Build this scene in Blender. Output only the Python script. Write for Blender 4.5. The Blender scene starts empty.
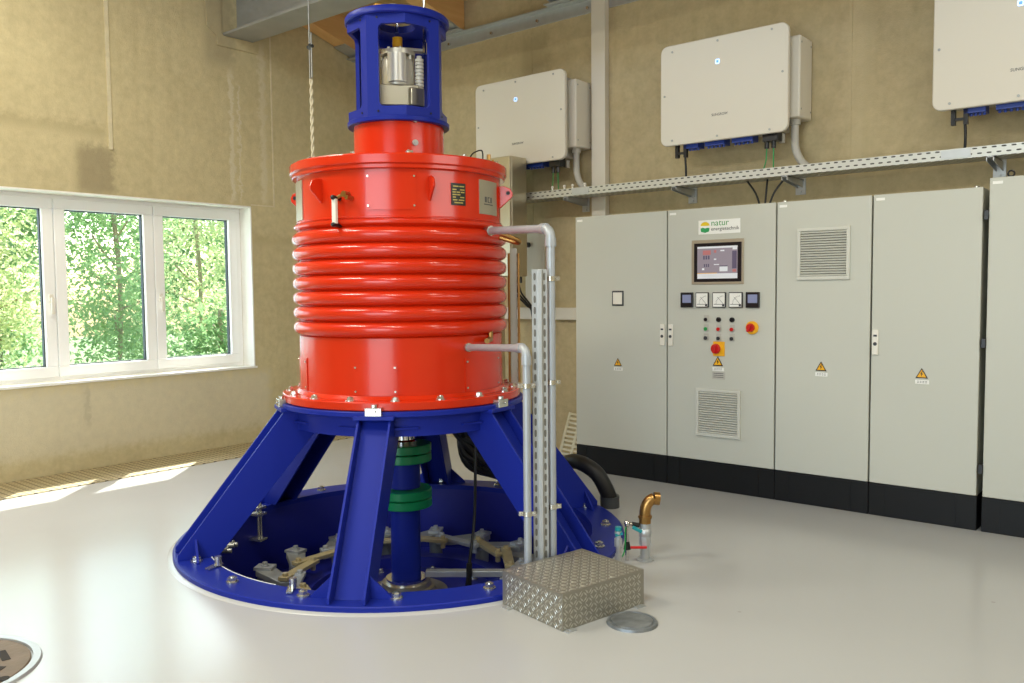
import bpy, bmesh, math, random
from mathutils import Vector, Matrix, Euler

SC = bpy.context.scene
COL = SC.collection
PI = math.pi
random.seed(7)


def rad(a):
    return math.radians(a)


# ------------------------------------------------------------------ camera
cam_data = bpy.data.cameras.new('camera')
cam = bpy.data.objects.new('camera', cam_data)
COL.objects.link(cam)
yaw, pitch, roll, CH = -0.6896, -0.0596, -0.0092, 1.4002
_f = Vector((math.sin(yaw) * math.cos(pitch), math.cos(yaw) * math.cos(pitch), math.sin(pitch)))
_r = Vector((math.cos(yaw), -math.sin(yaw), 0))
_u = _r.cross(_f)
_r2 = math.cos(roll) * _r + math.sin(roll) * _u
_u2 = -math.sin(roll) * _r + math.cos(roll) * _u
m = Matrix((( _r2.x, _u2.x, -_f.x, 0), (_r2.y, _u2.y, -_f.y, 0), (_r2.z, _u2.z, -_f.z, CH), (0, 0, 0, 1)))
cam.matrix_world = m
cam_data.sensor_width = 36
cam_data.lens = 849.56 / 1024 * 36
cam_data.clip_end = 200
cam_data.clip_start = 0.05
SC.camera = cam

# ------------------------------------------------------------------ world, sun, lamps, exposure
SC.view_settings.view_transform = 'Standard'
SC.view_settings.look = 'None'
SC.view_settings.exposure = -0.38
SC.view_settings.gamma = 1.0
SC.view_settings.use_curve_mapping = False
try:
    SC.cycles.use_denoising = True
    SC.cycles.max_bounces = 10
    SC.cycles.diffuse_bounces = 6
    SC.cycles.transparent_max_bounces = 16
    SC.cycles.sample_clamp_indirect = 6
except Exception:
    pass

world = bpy.data.worlds.new('world')
SC.world = world
world.use_nodes = True
wn = world.node_tree
wn.nodes.clear()
wo = wn.nodes.new('ShaderNodeOutputWorld')
wb = wn.nodes.new('ShaderNodeBackground')
sky = wn.nodes.new('ShaderNodeTexSky')
sky.sky_type = 'NISHITA'
sky.sun_disc = False
sky.sun_elevation = rad(48)
sky.sun_rotation = rad(-48)
sky.air_density = 1.0
sky.dust_density = 2.5
wb.inputs['Strength'].default_value = 0.9
wn.links.new(sky.outputs[0], wb.inputs['Color'])
wn.links.new(wb.outputs[0], wo.inputs['Surface'])


def add_light(name, kind, energy, color, loc=None, direction=None, size=None, size_y=None, angle=None):
    ld = bpy.data.lights.new(name, kind)
    ld.energy = energy
    ld.color = color
    if kind == 'AREA':
        ld.shape = 'RECTANGLE'
        ld.size = size
        ld.size_y = size_y
    if angle is not None:
        ld.angle = angle
    o = bpy.data.objects.new(name, ld)
    COL.objects.link(o)
    if loc:
        o.location = loc
    o.rotation_euler = Vector(direction).to_track_quat('-Z', 'Y').to_euler()
    return o


add_light('sun', 'SUN', 17.0, (1.0, 0.96, 0.88), direction=(0.5, -0.55, -0.82), angle=rad(0.6))
# daylight through the open gate behind the photographer
add_light('gate_daylight', 'AREA', 118, (0.85, 0.96, 1.0), loc=(-1.2, -1.72, 1.55), direction=(-0.15, 1, 0.0), size=2.6, size_y=2.8)
# daylight entering at the window
add_light('window_daylight', 'AREA', 55, (0.58, 0.80, 1.0), loc=(-7.35, 2.93, 1.45), direction=(1, 0, -0.12), size=3.2, size_y=1.45)
# daylight through the high window strip in the opposite end wall
add_light('side_daylight', 'AREA', 60, (0.95, 0.98, 0.95), loc=(1.86, 3.6, 2.7), direction=(-1, 0, -0.1), size=2.6, size_y=1.1)
# warm ceiling lamps out of view; the third is added to brighten the dim corner
WARM = (0.98, 0.94, 0.78)
for lx, ly, le in ((-1.6, 0.6, 85), (-4.4, 0.9, 125), (-5.3, 2.3, 55), (-0.2, 3.0, 42)):
    add_light('unseen_ceiling_lamp', 'AREA', le, WARM, loc=(lx, ly, 4.25), direction=(0, 0, -1), size=1.3, size_y=0.3)


# ------------------------------------------------------------------ materials
def lin(h):
    if isinstance(h, str):
        h = tuple(int(h[i:i + 2], 16) for i in (0, 2, 4))
    out = []
    for c in h:
        c = c / 255
        out.append(c / 12.92 if c <= 0.04045 else ((c + 0.055) / 1.055) ** 2.4)
    return (*out, 1.0)


class NT:
    def __init__(self, mat):
        self.t = mat.node_tree

    def n(self, typ, **kw):
        nd = self.t.nodes.new(typ)
        for k, v in kw.items():
            if k.startswith('i_'):
                key = k[2:]
                nd.inputs[int(key) if key.isdigit() else key].default_value = v
            else:
                setattr(nd, k, v)
        return nd

    def l(self, a, b):
        self.t.links.new(a, b)

    def math(self, op, a, b=None, c=None):
        nd = self.n('ShaderNodeMath', operation=op)
        for i, v in enumerate((a, b, c)):
            if v is None:
                continue
            if isinstance(v, (int, float)):
                nd.inputs[i].default_value = v
            else:
                self.l(v, nd.inputs[i])
        return nd.outputs[0]

    def mix(self, fac, a, b):
        nd = self.n('ShaderNodeMix', data_type='RGBA')
        for sock, v in ((nd.inputs[0], fac), (nd.inputs[6], a), (nd.inputs[7], b)):
            if isinstance(v, (int, float, tuple)):
                sock.default_value = v
            else:
                self.l(v, sock)
        return nd.outputs[2]


def mat(name, col, rough=0.5, metal=0.0, spec=0.5, coat=0.0, var=0.0, vscale=8.0, bump=0.0, bscale=60.0, emit=None, estr=0.0, rvar=0.0):
    mt = bpy.data.materials.new(name)
    mt.use_nodes = True
    k = NT(mt)
    p = mt.node_tree.nodes['Principled BSDF']
    c = lin(col)
    p.inputs['Base Color'].default_value = c
    p.inputs['Roughness'].default_value = rough
    p.inputs['Metallic'].default_value = metal
    p.inputs['Specular IOR Level'].default_value = spec
    p.inputs['Coat Weight'].default_value = coat
    p.inputs['Coat Roughness'].default_value = 0.08
    if emit:
        p.inputs['Emission Color'].default_value = lin(emit)
        p.inputs['Emission Strength'].default_value = estr
    tc = k.n('ShaderNodeTexCoord')
    if var or rvar:
        nz = k.n('ShaderNodeTexNoise', i_Scale=vscale, i_Detail=5.0)
        k.l(tc.outputs['Object'], nz.inputs['Vector'])
        if var:
            d = tuple(max(0, v * (1 - var)) for v in c[:3]) + (1,)
            b = tuple(min(1, v * (1 + var)) for v in c[:3]) + (1,)
            k.l(k.mix(nz.outputs[0], d, b), p.inputs['Base Color'])
        if rvar:
            k.l(k.math('MULTIPLY_ADD', nz.outputs[0], rvar * 2, rough - rvar), p.inputs['Roughness'])
    if bump:
        nb = k.n('ShaderNodeTexNoise', i_Scale=bscale, i_Detail=4.0)
        k.l(tc.outputs['Object'], nb.inputs['Vector'])
        bp = k.n('ShaderNodeBump', i_Strength=bump, i_Distance=0.01)
        k.l(nb.outputs[0], bp.inputs['Height'])
        k.l(bp.outputs[0], p.inputs['Normal'])
    return mt


RED = mat('red_paint', 'CE2C0C', 0.22, spec=0.4, coat=0.2, var=0.05, vscale=5)
BLUE = mat('blue_paint', '1B2A8C', 0.38, spec=0.16, coat=0.0, var=0.06, vscale=5)
DBLUE = mat('pit_blue_paint', '1D2484', 0.38, spec=0.4, var=0.1, vscale=4)
GREEN = mat('green_paint', '0B8A55', 0.32, spec=0.5)
GALV = mat('galvanised_steel', 'BEC1C2', 0.42, 0.6, var=0.12, vscale=18, rvar=0.08)
GALVP = mat('galvanised_pipe', 'AEB3B8', 0.42, 0.35, var=0.1, vscale=14)
ZINC = mat('zinc_bolt', 'D2D0C6', 0.25, 0.9)
CHROME = mat('polished_steel', 'DADADA', 0.14, 1.0)
STEEL = mat('brushed_steel', 'C4BCA6', 0.32, 0.85, var=0.06, vscale=3)
CAST = mat('cast_steel', 'A6A8A4', 0.45, 0.6, var=0.25, vscale=12)
OLIVE = mat('olive_steel', 'B8A880', 0.45, 0.4, var=0.2, vscale=12)
BRASS = mat('brass', 'A9814A', 0.3, 0.9, var=0.15, vscale=20)
YELLOW = mat('yellow_plastic', 'F0B020', 0.4)
CAB = mat('cabinet_grey', 'C6C7BC', 0.42, spec=0.4, bump=0.03, bscale=260)
PLINTH = mat('plinth_black', '101113', 0.5, spec=0.3)
WHITEP = mat('white_lacquer', 'DAD4C6', 0.35, spec=0.4)
WPLAST = mat('white_plastic', 'E8E4D8', 0.4)
GREYPL = mat('grey_plastic', 'B9B6AD', 0.45)
BLACK = mat('black_rubber', '141414', 0.5)
BLACKG = mat('black_plastic', '17181A', 0.3)
DGREY = mat('dark_grey_plastic', '3A3D40', 0.4)
REDB = mat('red_plastic', 'C81E1E', 0.3)
GREENB = mat('green_plastic', '1E9A50', 0.35)
BLUEP = mat('blue_plastic', '21409A', 0.4)
TEAL = mat('teal_handle', '1D8C93', 0.4)
SIGNY = mat('warning_yellow', 'F2B21A', 0.45)
WINF = mat('window_frame_white', 'F8F8F6', 0.3)
LABELW = mat('label_white', 'F2F2EC', 0.5)
TXTG = mat('text_green', '3C9A4A', 0.5)
TXTK = mat('text_grey', '5A5A5A', 0.5)
LOGOG = mat('logo_green', '2E9E5A', 0.5)
LOGOY = mat('logo_yellow', 'EBC81E', 0.5)
PLATEK = mat('nameplate_black', '1E2119', 0.35)
PLATEG = mat('nameplate_gold', 'B9A65E', 0.4, 0.5)
PLATES = mat('nameplate_silver', 'BDB7A4', 0.35, 0.7)
WOOD = None
GASKET = mat('seal_white', 'E4E6E2', 0.4)
SCR = mat('screen_lilac', '8A828C', 0.25, emit='8E8690', estr=0.42)
SCRW = mat('screen_white', 'D8DCE0', 0.25, emit='D0CED6', estr=0.3)
SCRR = mat('screen_red', 'B07070', 0.25, emit='B87878', estr=0.3)
SCRD = mat('screen_dark', '5A5468', 0.25, emit='5A5468', estr=0.45)
LCD = mat('lcd_blue_grey', '8088A8', 0.25, emit='8088A8', estr=0.25)
LED = mat('led_blue', '6FA8FF', 0.3, emit='4C8CFF', estr=0.8)
LEDW = mat('led_white', 'DDEBFF', 0.3, emit='8FBCFF', estr=1.6)
COVERC = mat('aluminium_checker', '9C988C', 0.42, 0.7, var=0.08, vscale=9)
MANH = mat('worn_steel_cover', '84898C', 0.45, 0.5, var=0.7, vscale=22, bump=0.2, bscale=30)
RUST = mat('rusty_cast_iron', '7A6A58', 0.6, 0.35, var=0.3, vscale=14, bump=0.3, bscale=40)
BEIGEP = mat('beige_slotted_panel', 'C9C0A0', 0.5)
ROPE = mat('white_rope', 'D9D0B4', 0.7)


def concrete(name, a, b, cdark, scale=1.0, stains_and_shade=()):
    mt = bpy.data.materials.new(name)
    mt.use_nodes = True
    k = NT(mt)
    p = mt.node_tree.nodes['Principled BSDF']
    p.inputs['Roughness'].default_value = 0.85
    p.inputs['Specular IOR Level'].default_value = 0.2
    tc = k.n('ShaderNodeTexCoord')
    n1 = k.n('ShaderNodeTexNoise', i_Scale=0.9 * scale, i_Detail=6.0, i_Roughness=0.6)
    n2 = k.n('ShaderNodeTexNoise', i_Scale=14 * scale, i_Detail=6.0, i_Roughness=0.7)
    n3 = k.n('ShaderNodeTexNoise', i_Scale=120 * scale, i_Detail=2.0)
    mp = k.n('ShaderNodeMapping')
    mp.inputs['Scale'].default_value = (5, 5, 0.35)
    n4 = k.n('ShaderNodeTexNoise', i_Scale=1.6, i_Detail=4.0)
    k.l(tc.outputs['Object'], mp.inputs['Vector'])
    k.l(mp.outputs[0], n4.inputs['Vector'])
    for n in (n1, n2, n3):
        k.l(tc.outputs['Object'], n.inputs['Vector'])
    r1 = k.n('ShaderNodeMapRange')
    r1.inputs[1].default_value = 0.35
    r1.inputs[2].default_value = 0.68
    k.l(n1.outputs[0], r1.inputs[0])
    c = k.mix(r1.outputs[0], lin(a), lin(b))
    s = k.n('ShaderNodeMapRange')
    s.inputs[1].default_value = 0.58
    s.inputs[2].default_value = 0.8
    k.l(n4.outputs[0], s.inputs[0])
    c = k.mix(k.math('MULTIPLY', s.outputs[0], 0.45), c, lin(cdark))
    f = k.n('ShaderNodeMapRange')
    f.inputs[1].default_value = 0.3
    f.inputs[2].default_value = 0.75
    f.inputs[3].default_value = 0.86
    f.inputs[4].default_value = 1.1
    k.l(n2.outputs[0], f.inputs[0])
    mm = k.n('ShaderNodeMix', data_type='RGBA', blend_type='MULTIPLY')
    mm.inputs[0].default_value = 1
    k.l(c, mm.inputs[6])
    k.l(f.outputs[0], mm.inputs[7])
    c = mm.outputs[2]
    sx = k.n('ShaderNodeSeparateXYZ')
    k.l(tc.outputs['Object'], sx.inputs[0])
    # stains and painted shade: (axis, u0, u1, z0, z1, colour, strength) soft-edged rectangles broken up by noise
    for ax, u0, u1, z0, z1, colr, st in stains_and_shade:
        wob = k.math('MULTIPLY_ADD', n2.outputs[0], 0.16, -0.08)
        def edge(val, lo, hi, soft):
            v = k.math('ADD', val, wob)
            a1 = k.n('ShaderNodeMapRange', interpolation_type='SMOOTHSTEP')
            a1.inputs[1].default_value = lo - soft
            a1.inputs[2].default_value = lo + soft
            k.l(v, a1.inputs[0])
            a2 = k.n('ShaderNodeMapRange', interpolation_type='SMOOTHSTEP')
            a2.inputs[1].default_value = hi + soft
            a2.inputs[2].default_value = hi - soft
            k.l(v, a2.inputs[0])
            return k.math('MULTIPLY', a1.outputs[0], a2.outputs[0])
        soft = min(0.05, (u1 - u0) * 0.4)
        e = k.math('MULTIPLY', edge(sx.outputs[ax], u0, u1, soft), edge(sx.outputs[2], z0, z1, 0.06))
        e = k.math('MULTIPLY', e, st)
        c = k.mix(e, c, lin(colr))
    k.l(c, p.inputs['Base Color'])
    bp = k.n('ShaderNodeBump', i_Strength=0.25, i_Distance=0.01)
    k.l(k.math('ADD', n3.outputs[0], n2.outputs[0]), bp.inputs['Height'])
    k.l(bp.outputs[0], p.inputs['Normal'])
    return mt


WALLC = concrete('concrete_wall', 'CABD95', 'BEB18A', 'AEA17C', stains_and_shade=(
    (1, 3.04, 3.33, 2.2, 2.58, '85795F', 0.6), (1, 4.18, 4.46, 3.45, 4.3, '9B9076', 0.5),  # the second patch is a shadow band painted beside the steel beam
    (1, 4.40, 4.44, 2.25, 3.4, 'D8D0B8', 0.6), (1, 4.49, 4.51, 2.25, 3.3, 'D8D0B8', 0.5), (1, 4.72, 4.78, 2.25, 3.7, 'D6CDB2', 0.5),
    (1, 2.3, 3.25, 2.68, 2.74, '8F8261', 0.45), (1, 4.62, 5.9, 1.88, 1.93, '9A8C66', 0.4),
    (1, 0.0, 4.75, 0.15, 0.66, 'D2CBB8', 0.45), (1, 3.03, 3.07, 0.35, 0.66, '8E8774', 0.3)))
WALLB = concrete('concrete_back_wall', 'C4B48E', 'BAAA86', 'A4966F', stains_and_shade=(
    (0, -4.72, -4.45, 2.9, 3.6, 'A39674', 0.55), (0, -1.95, -1.8, 1.0, 4.5, 'C9BB96', 0.4)))


def floor_mat():
    mt = bpy.data.materials.new('white_epoxy_floor')
    mt.use_nodes = True
    k = NT(mt)
    p = mt.node_tree.nodes['Principled BSDF']
    tc = k.n('ShaderNodeTexCoord')
    n1 = k.n('ShaderNodeTexNoise', i_Scale=0.8, i_Detail=4.0)
    n2 = k.n('ShaderNodeTexNoise', i_Scale=5.0, i_Detail=5.0)
    for n in (n1, n2):
        k.l(tc.outputs['Object'], n.inputs['Vector'])
    c = k.mix(n1.outputs[0], lin('B2B3B2'), lin('BCBDBC'))
    v = k.n('ShaderNodeTexVoronoi', i_Scale=2.2)
    k.l(tc.outputs['Object'], v.inputs['Vector'])
    sp = k.math('LESS_THAN', v.outputs['Distance'], 0.02)
    c = k.mix(k.math('MULTIPLY', sp, 0.35), c, lin('8A8378'))
    k.l(c, p.inputs['Base Color'])
    k.l(k.math('MULTIPLY_ADD', n1.outputs[0], 0.10, 0.17), p.inputs['Roughness'])
    p.inputs['Specular IOR Level'].default_value = 0.5
    bp = k.n('ShaderNodeBump', i_Strength=0.012, i_Distance=0.02)
    k.l(n2.outputs[0], bp.inputs['Height'])
    k.l(bp.outputs[0], p.inputs['Normal'])
    return mt


FLOORM = floor_mat()


def wood_mat(name, axis):
    mt = bpy.data.materials.new(name)
    mt.use_nodes = True
    k = NT(mt)
    p = mt.node_tree.nodes['Principled BSDF']
    tc = k.n('ShaderNodeTexCoord')
    mp = k.n('ShaderNodeMapping')
    s = [14, 14, 14]
    s[axis] = 0.8
    mp.inputs['Scale'].default_value = s
    k.l(tc.outputs['Object'], mp.inputs['Vector'])
    n = k.n('ShaderNodeTexNoise', i_Scale=1.5, i_Detail=5.0, i_Distortion=0.4)
    k.l(mp.outputs[0], n.inputs['Vector'])
    k.l(k.mix(n.outputs[0], lin('C9975A'), lin('E6C084')), p.inputs['Base Color'])
    p.inputs['Roughness'].default_value = 0.6
    return mt


WOOD = wood_mat('spruce_timber', 1)


def perforated(name, base, dark, ua, va, pu, pv, hu, hv, stagger=False, metal=0.6, rough=0.4, band=None):
    """sheet with rows of slots; ua/va = object axes, pu/pv pitch, hu/hv half size of slot"""
    mt = bpy.data.materials.new(name)
    mt.use_nodes = True
    k = NT(mt)
    p = mt.node_tree.nodes['Principled BSDF']
    tc = k.n('ShaderNodeTexCoord')
    sx = k.n('ShaderNodeSeparateXYZ')
    k.l(tc.outputs['Object'], sx.inputs[0])
    v = k.math('DIVIDE', sx.outputs[va], pv)
    vi = k.math('FLOOR', v)
    u = k.math('DIVIDE', sx.outputs[ua], pu)
    if stagger:
        u = k.math('ADD', u, k.math('MULTIPLY', vi, 0.5))
    du = k.math('MULTIPLY', k.math('ABSOLUTE', k.math('SUBTRACT', k.math('FRACT', u), 0.5)), pu / hu)
    dv = k.math('MULTIPLY', k.math('ABSOLUTE', k.math('SUBTRACT', k.math('FRACT', v), 0.5)), pv / hv)
    d = k.math('ADD', k.math('POWER', du, 3.0), k.math('POWER', dv, 3.0))
    hole = k.math('LESS_THAN', d, 1.0)
    k.l(k.mix(hole, lin(base), lin(dark)), p.inputs['Base Color'])
    k.l(k.math('MULTIPLY', k.math('SUBTRACT', 1.0, hole), metal), p.inputs['Metallic'])
    p.inputs['Roughness'].default_value = rough
    return mt


TRAYM = perforated('perforated_tray', 'C6C7C0', '3C3A34', 0, 2, 0.05, 0.03, 0.013, 0.0045, stagger=True)
TRAYB = perforated('perforated_tray_base', 'B4B5AE', '4A4842', 0, 1, 0.05, 0.04, 0.013, 0.006, stagger=True)
STRUTM = perforated('perforated_strut', 'B9BBBA', '6E6A62', 2, 0, 0.052, 0.045, 0.017, 0.0055)
GRATEM = perforated('perforated_floor_plate', 'B9AA86', '5E533C', 0, 1, 0.05, 0.05, 0.013, 0.013, stagger=True, metal=0.3, rough=0.5)


# ------------------------------------------------------------------ geometry helpers
class B:
    def __init__(self):
        self.bm = bmesh.new()
        self.mi = 0

    def _faces(self, n0):
        self.bm.faces.ensure_lookup_table()
        for f in self.bm.faces[n0:]:
            f.material_index = self.mi

    def box(self, c, s, rot=None):
        n0 = len(self.bm.faces)
        M = Matrix.Translation(c)
        if rot is not None:
            M = M @ (rot.to_4x4() if isinstance(rot, Matrix) else Euler(rot).to_matrix().to_4x4())
        bmesh.ops.create_cube(self.bm, size=1, matrix=M @ Matrix.Diagonal((*s, 1)))
        self._faces(n0)
        return self

    def span(self, x0, x1, y0, y1, z0, z1):
        return self.box(((x0 + x1) / 2, (y0 + y1) / 2, (z0 + z1) / 2), (abs(x1 - x0), abs(y1 - y0), abs(z1 - z0)))

    def cyl(self, p0, p1, r, r2=None, seg=20):
        n0 = len(self.bm.faces)
        p0, p1 = Vector(p0), Vector(p1)
        d = p1 - p0
        M = Matrix.Translation((p0 + p1) / 2) @ d.to_track_quat('Z', 'Y').to_matrix().to_4x4()
        bmesh.ops.create_cone(self.bm, cap_ends=True, segments=seg, radius1=r, radius2=r if r2 is None else r2, depth=d.length, matrix=M)
        self._faces(n0)
        return self

    def sphere(self, c, r, seg=14, sz=1.0):
        n0 = len(self.bm.faces)
        bmesh.ops.create_uvsphere(self.bm, u_segments=seg, v_segments=seg // 2, radius=r, matrix=Matrix.Translation(c) @ Matrix.Diagonal((1, 1, sz, 1)))
        self._faces(n0)
        return self

    def lathe(self, prof, seg=64, c=(0, 0, 0), closed=False, axis=None):
        n0 = len(self.bm.faces)
        rings = []
        for r, z in prof:
            if r < 1e-6:
                rings.append([self.bm.verts.new((c[0], c[1], c[2] + z))])
            else:
                rings.append([self.bm.verts.new((c[0] + r * math.cos(2 * PI * i / seg), c[1] + r * math.sin(2 * PI * i / seg), c[2] + z)) for i in range(seg)])
        n = len(prof)
        for k in range(n if closed else n - 1):
            a, b = rings[k], rings[(k + 1) % n]
            for i in range(seg):
                j = (i + 1) % seg
                if len(a) == 1 and len(b) == 1:
                    continue
                if len(a) == 1:
                    self.bm.faces.new((a[0], b[j], b[i]))
                elif len(b) == 1:
                    self.bm.faces.new((a[i], a[j], b[0]))
                else:
                    self.bm.faces.new((a[i], a[j], b[j], b[i]))
        self._faces(n0)
        return self

    def tube(self, pts, r, seg=10, smooth=0):
        n0 = len(self.bm.faces)
        pts = [Vector(p) for p in pts]
        if smooth:
            pts = catmull(pts, smooth)
        rings = []
        t0 = (pts[1] - pts[0]).normalized()
        up = Vector((0, 0, 1)) if abs(t0.z) < 0.9 else Vector((1, 0, 0))
        nrm = t0.cross(up).normalized()
        for i, p in enumerate(pts):
            if i == 0:
                t = t0
            elif i == len(pts) - 1:
                t = (pts[i] - pts[i - 1]).normalized()
            else:
                t = ((pts[i] - pts[i - 1]).normalized() + (pts[i + 1] - pts[i]).normalized()).normalized()
            nrm = (nrm - t * nrm.dot(t)).normalized()
            bn = t.cross(nrm)
            rings.append([self.bm.verts.new(p + r * (math.cos(2 * PI * k / seg) * nrm + math.sin(2 * PI * k / seg) * bn)) for k in range(seg)])
        for a, b in zip(rings, rings[1:]):
            for k in range(seg):
                j = (k + 1) % seg
                self.bm.faces.new((a[k], b[k], b[j], a[j]))
        self.bm.faces.new(rings[0])
        self.bm.faces.new(rings[-1][::-1])
        self._faces(n0)
        return self

    def prism(self, pts, ext):
        n0 = len(self.bm.faces)
        ext = Vector(ext)
        a = [self.bm.verts.new(Vector(p)) for p in pts]
        b = [self.bm.verts.new(Vector(p) + ext) for p in pts]
        self.bm.faces.new(a[::-1])
        self.bm.faces.new(b)
        n = len(pts)
        for i in range(n):
            j = (i + 1) % n
            self.bm.faces.new((a[i], a[j], b[j], b[i]))
        self._faces(n0)
        return self

    def ngon(self, pts):
        n0 = len(self.bm.faces)
        self.bm.faces.new([self.bm.verts.new(Vector(p)) for p in pts])
        self._faces(n0)
        return self


def catmull(pts, n):
    out = []
    P = [pts[0] * 2 - pts[1]] + pts + [pts[-1] * 2 - pts[-2]]
    for i in range(1, len(P) - 2):
        p0, p1, p2, p3 = P[i - 1:i + 3]
        for k in range(n):
            t = k / n
            out.append(0.5 * ((2 * p1) + (-p0 + p2) * t + (2 * p0 - 5 * p1 + 4 * p2 - p3) * t * t + (-p0 + 3 * p1 - 3 * p2 + p3) * t ** 3))
    out.append(pts[-1])
    return out


ORIG = {}


def obj(name, b, m, parent=None, at=None, bevel=0.0, smooth=True, bseg=2, recalc=True):
    """link the builder's mesh as ONE object; vertices are given in the frame of the thing's root (or the world if `at`)"""
    if recalc:
        bmesh.ops.recalc_face_normals(b.bm, faces=b.bm.faces[:])
    me = bpy.data.meshes.new(name)
    b.bm.to_mesh(me)
    b.bm.free()
    for x in (m if isinstance(m, (list, tuple)) else [m]):
        me.materials.append(x)
    if at is not None:
        me.transform(Matrix.Translation(-Vector(at)))
    if smooth:
        me.shade_smooth()
        me.set_sharp_from_angle(angle=rad(38))
    o = bpy.data.objects.new(name, me)
    COL.objects.link(o)
    if parent is not None:
        o.parent = parent
        if parent.name in ORIG and at is None and ORIG[parent.name] is not None:
            me.transform(Matrix.Translation(-ORIG[parent.name]))
        ORIG[o.name] = ORIG.get(parent.name)
    elif at is not None:
        o.location = at
    if bevel:
        md = o.modifiers.new('edge', 'BEVEL')
        md.width = bevel
        md.segments = bseg
        md.limit_method = 'ANGLE'
        md.angle_limit = rad(40)
    return o


def thing(name, label, cat, loc=(0, 0, 0), rz=0.0, group=None, world=True):
    """an Empty at the thing's base; with world=True the parts are written in world coordinates"""
    o = bpy.data.objects.new(name, None)
    o.empty_display_size = 0.1
    COL.objects.link(o)
    o.location = loc
    o.rotation_euler = (0, 0, rz)
    o['label'] = label
    o['category'] = cat
    if group:
        o['group'] = group
    ORIG[o.name] = Vector(loc) if world else None
    return o


def tag(o, label, cat, group=None):
    o['label'] = label
    o['category'] = cat
    if group:
        o['group'] = group
    return o


def struct(o):
    o['kind'] = 'structure'
    return o


def copy_at(o, parent, rz):
    c = o.copy()
    COL.objects.link(c)
    c.parent = parent
    c.rotation_euler = (o.rotation_euler[0], o.rotation_euler[1], rz)
    for ch in list(o.children):
        d = ch.copy()
        COL.objects.link(d)
        d.parent = c
    return c


def copy_tree(root, loc, label):
    r = root.copy()
    COL.objects.link(r)
    r.location = loc
    r['label'] = label
    for ch in list(root.children):
        c = ch.copy()
        COL.objects.link(c)
        c.parent = r
        for g in list(ch.children):
            d = g.copy()
            COL.objects.link(d)
            d.parent = c
    return r


def text(name, s, size, m, parent, M, depth=0.0006, sx=1.0):
    """lettering in the plane of M's x/y axes, its normal along M's z; M in world coordinates"""
    cu = bpy.data.curves.new(name, 'FONT')
    cu.body = s
    cu.size = size
    cu.align_x = 'LEFT'
    cu.extrude = depth
    t = bpy.data.objects.new(name, cu)
    COL.objects.link(t)
    dg = bpy.context.evaluated_depsgraph_get()
    me = bpy.data.meshes.new_from_object(t.evaluated_get(dg))
    bpy.data.objects.remove(t)
    bpy.data.curves.remove(cu)
    me.transform(Matrix.Diagonal((sx, 1, 1, 1)))
    me.transform(M)
    me.materials.clear()
    me.materials.append(m)
    o = bpy.data.objects.new(name, me)
    COL.objects.link(o)
    o.parent = parent
    if ORIG.get(parent.name) is not None:
        me.transform(Matrix.Translation(-ORIG[parent.name]))
    ORIG[o.name] = ORIG.get(parent.name)
    return o


def wall_frame(x, y, z):
    """lettering frame on a face that looks along -Y"""
    return Matrix(((1, 0, 0, x), (0, 0, -1, y), (0, 1, 0, z), (0, 0, 0, 1)))


def rrect(x0, x1, z0, z1, r, y, seg=6):
    pts = []
    for cx, cz, a0 in ((x1 - r, z1 - r, 0), (x0 + r, z1 - r, 90), (x0 + r, z0 + r, 180), (x1 - r, z0 + r, 270)):
        for i in range(seg + 1):
            a = rad(a0 + 90 * i / seg)
            pts.append((cx + r * math.cos(a), y, cz + r * math.sin(a)))
    return pts


def hexbolt(b, p, r, h, washer=True):
    p = Vector(p)
    if washer:
        b.cyl(p, p + Vector((0, 0, h * 0.3)), r * 1.35, seg=16)
    b.cyl(p + Vector((0, 0, h * 0.25)), p + Vector((0, 0, h)), r, seg=6)
    if washer:
        b.cyl(p + Vector((0, 0, h)), p + Vector((0, 0, h * 1.2)), r * 0.5, seg=10)
    return b


# ------------------------------------------------------------------ the room
XL, YB, XR, YF, ZC = -6.92, 5.90, 1.9, -2.0, 4.9
CX, CY = -3.593, 3.366          # axis of the machine
PIT_R = 1.10


def build_floor():
    b = B()
    x0, x1, y0, y1 = XL - 0.35, XR, YF, YB + 0.3
    ang = [2 * PI * i / 128 for i in range(128)]
    for x in (x0, x1):
        for y in (y0, y1):
            ang.append(math.atan2(y - CY, x - CX) % (2 * PI))
    ang = sorted(set(ang))
    inn, out = [], []
    for a in ang:
        dx, dy = math.cos(a), math.sin(a)
        ts = []
        if abs(dx) > 1e-9:
            ts.append(((x1 if dx > 0 else x0) - CX) / dx)
        if abs(dy) > 1e-9:
            ts.append(((y1 if dy > 0 else y0) - CY) / dy)
        t = min(ts)
        inn.append(b.bm.verts.new((CX + PIT_R * 1.02 * dx, CY + PIT_R * 1.02 * dy, 0)))
        out.append(b.bm.verts.new((CX + t * dx, CY + t * dy, 0)))
    for i in range(len(ang)):
        j = (i + 1) % len(ang)
        b.bm.faces.new((inn[i], out[i], out[j], inn[j]))
    return struct(obj('floor', b, FLOORM, smooth=False))


build_floor()
# poured white lip of the floor around the machine's foot ring
b = B()
b.lathe([(1.25, 0.0), (1.292, 0.0), (1.28, 0.006), (1.25, 0.007)], seg=128, c=(CX, CY, 0), closed=True)
struct(obj('trim_1', b, FLOORM))

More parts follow.
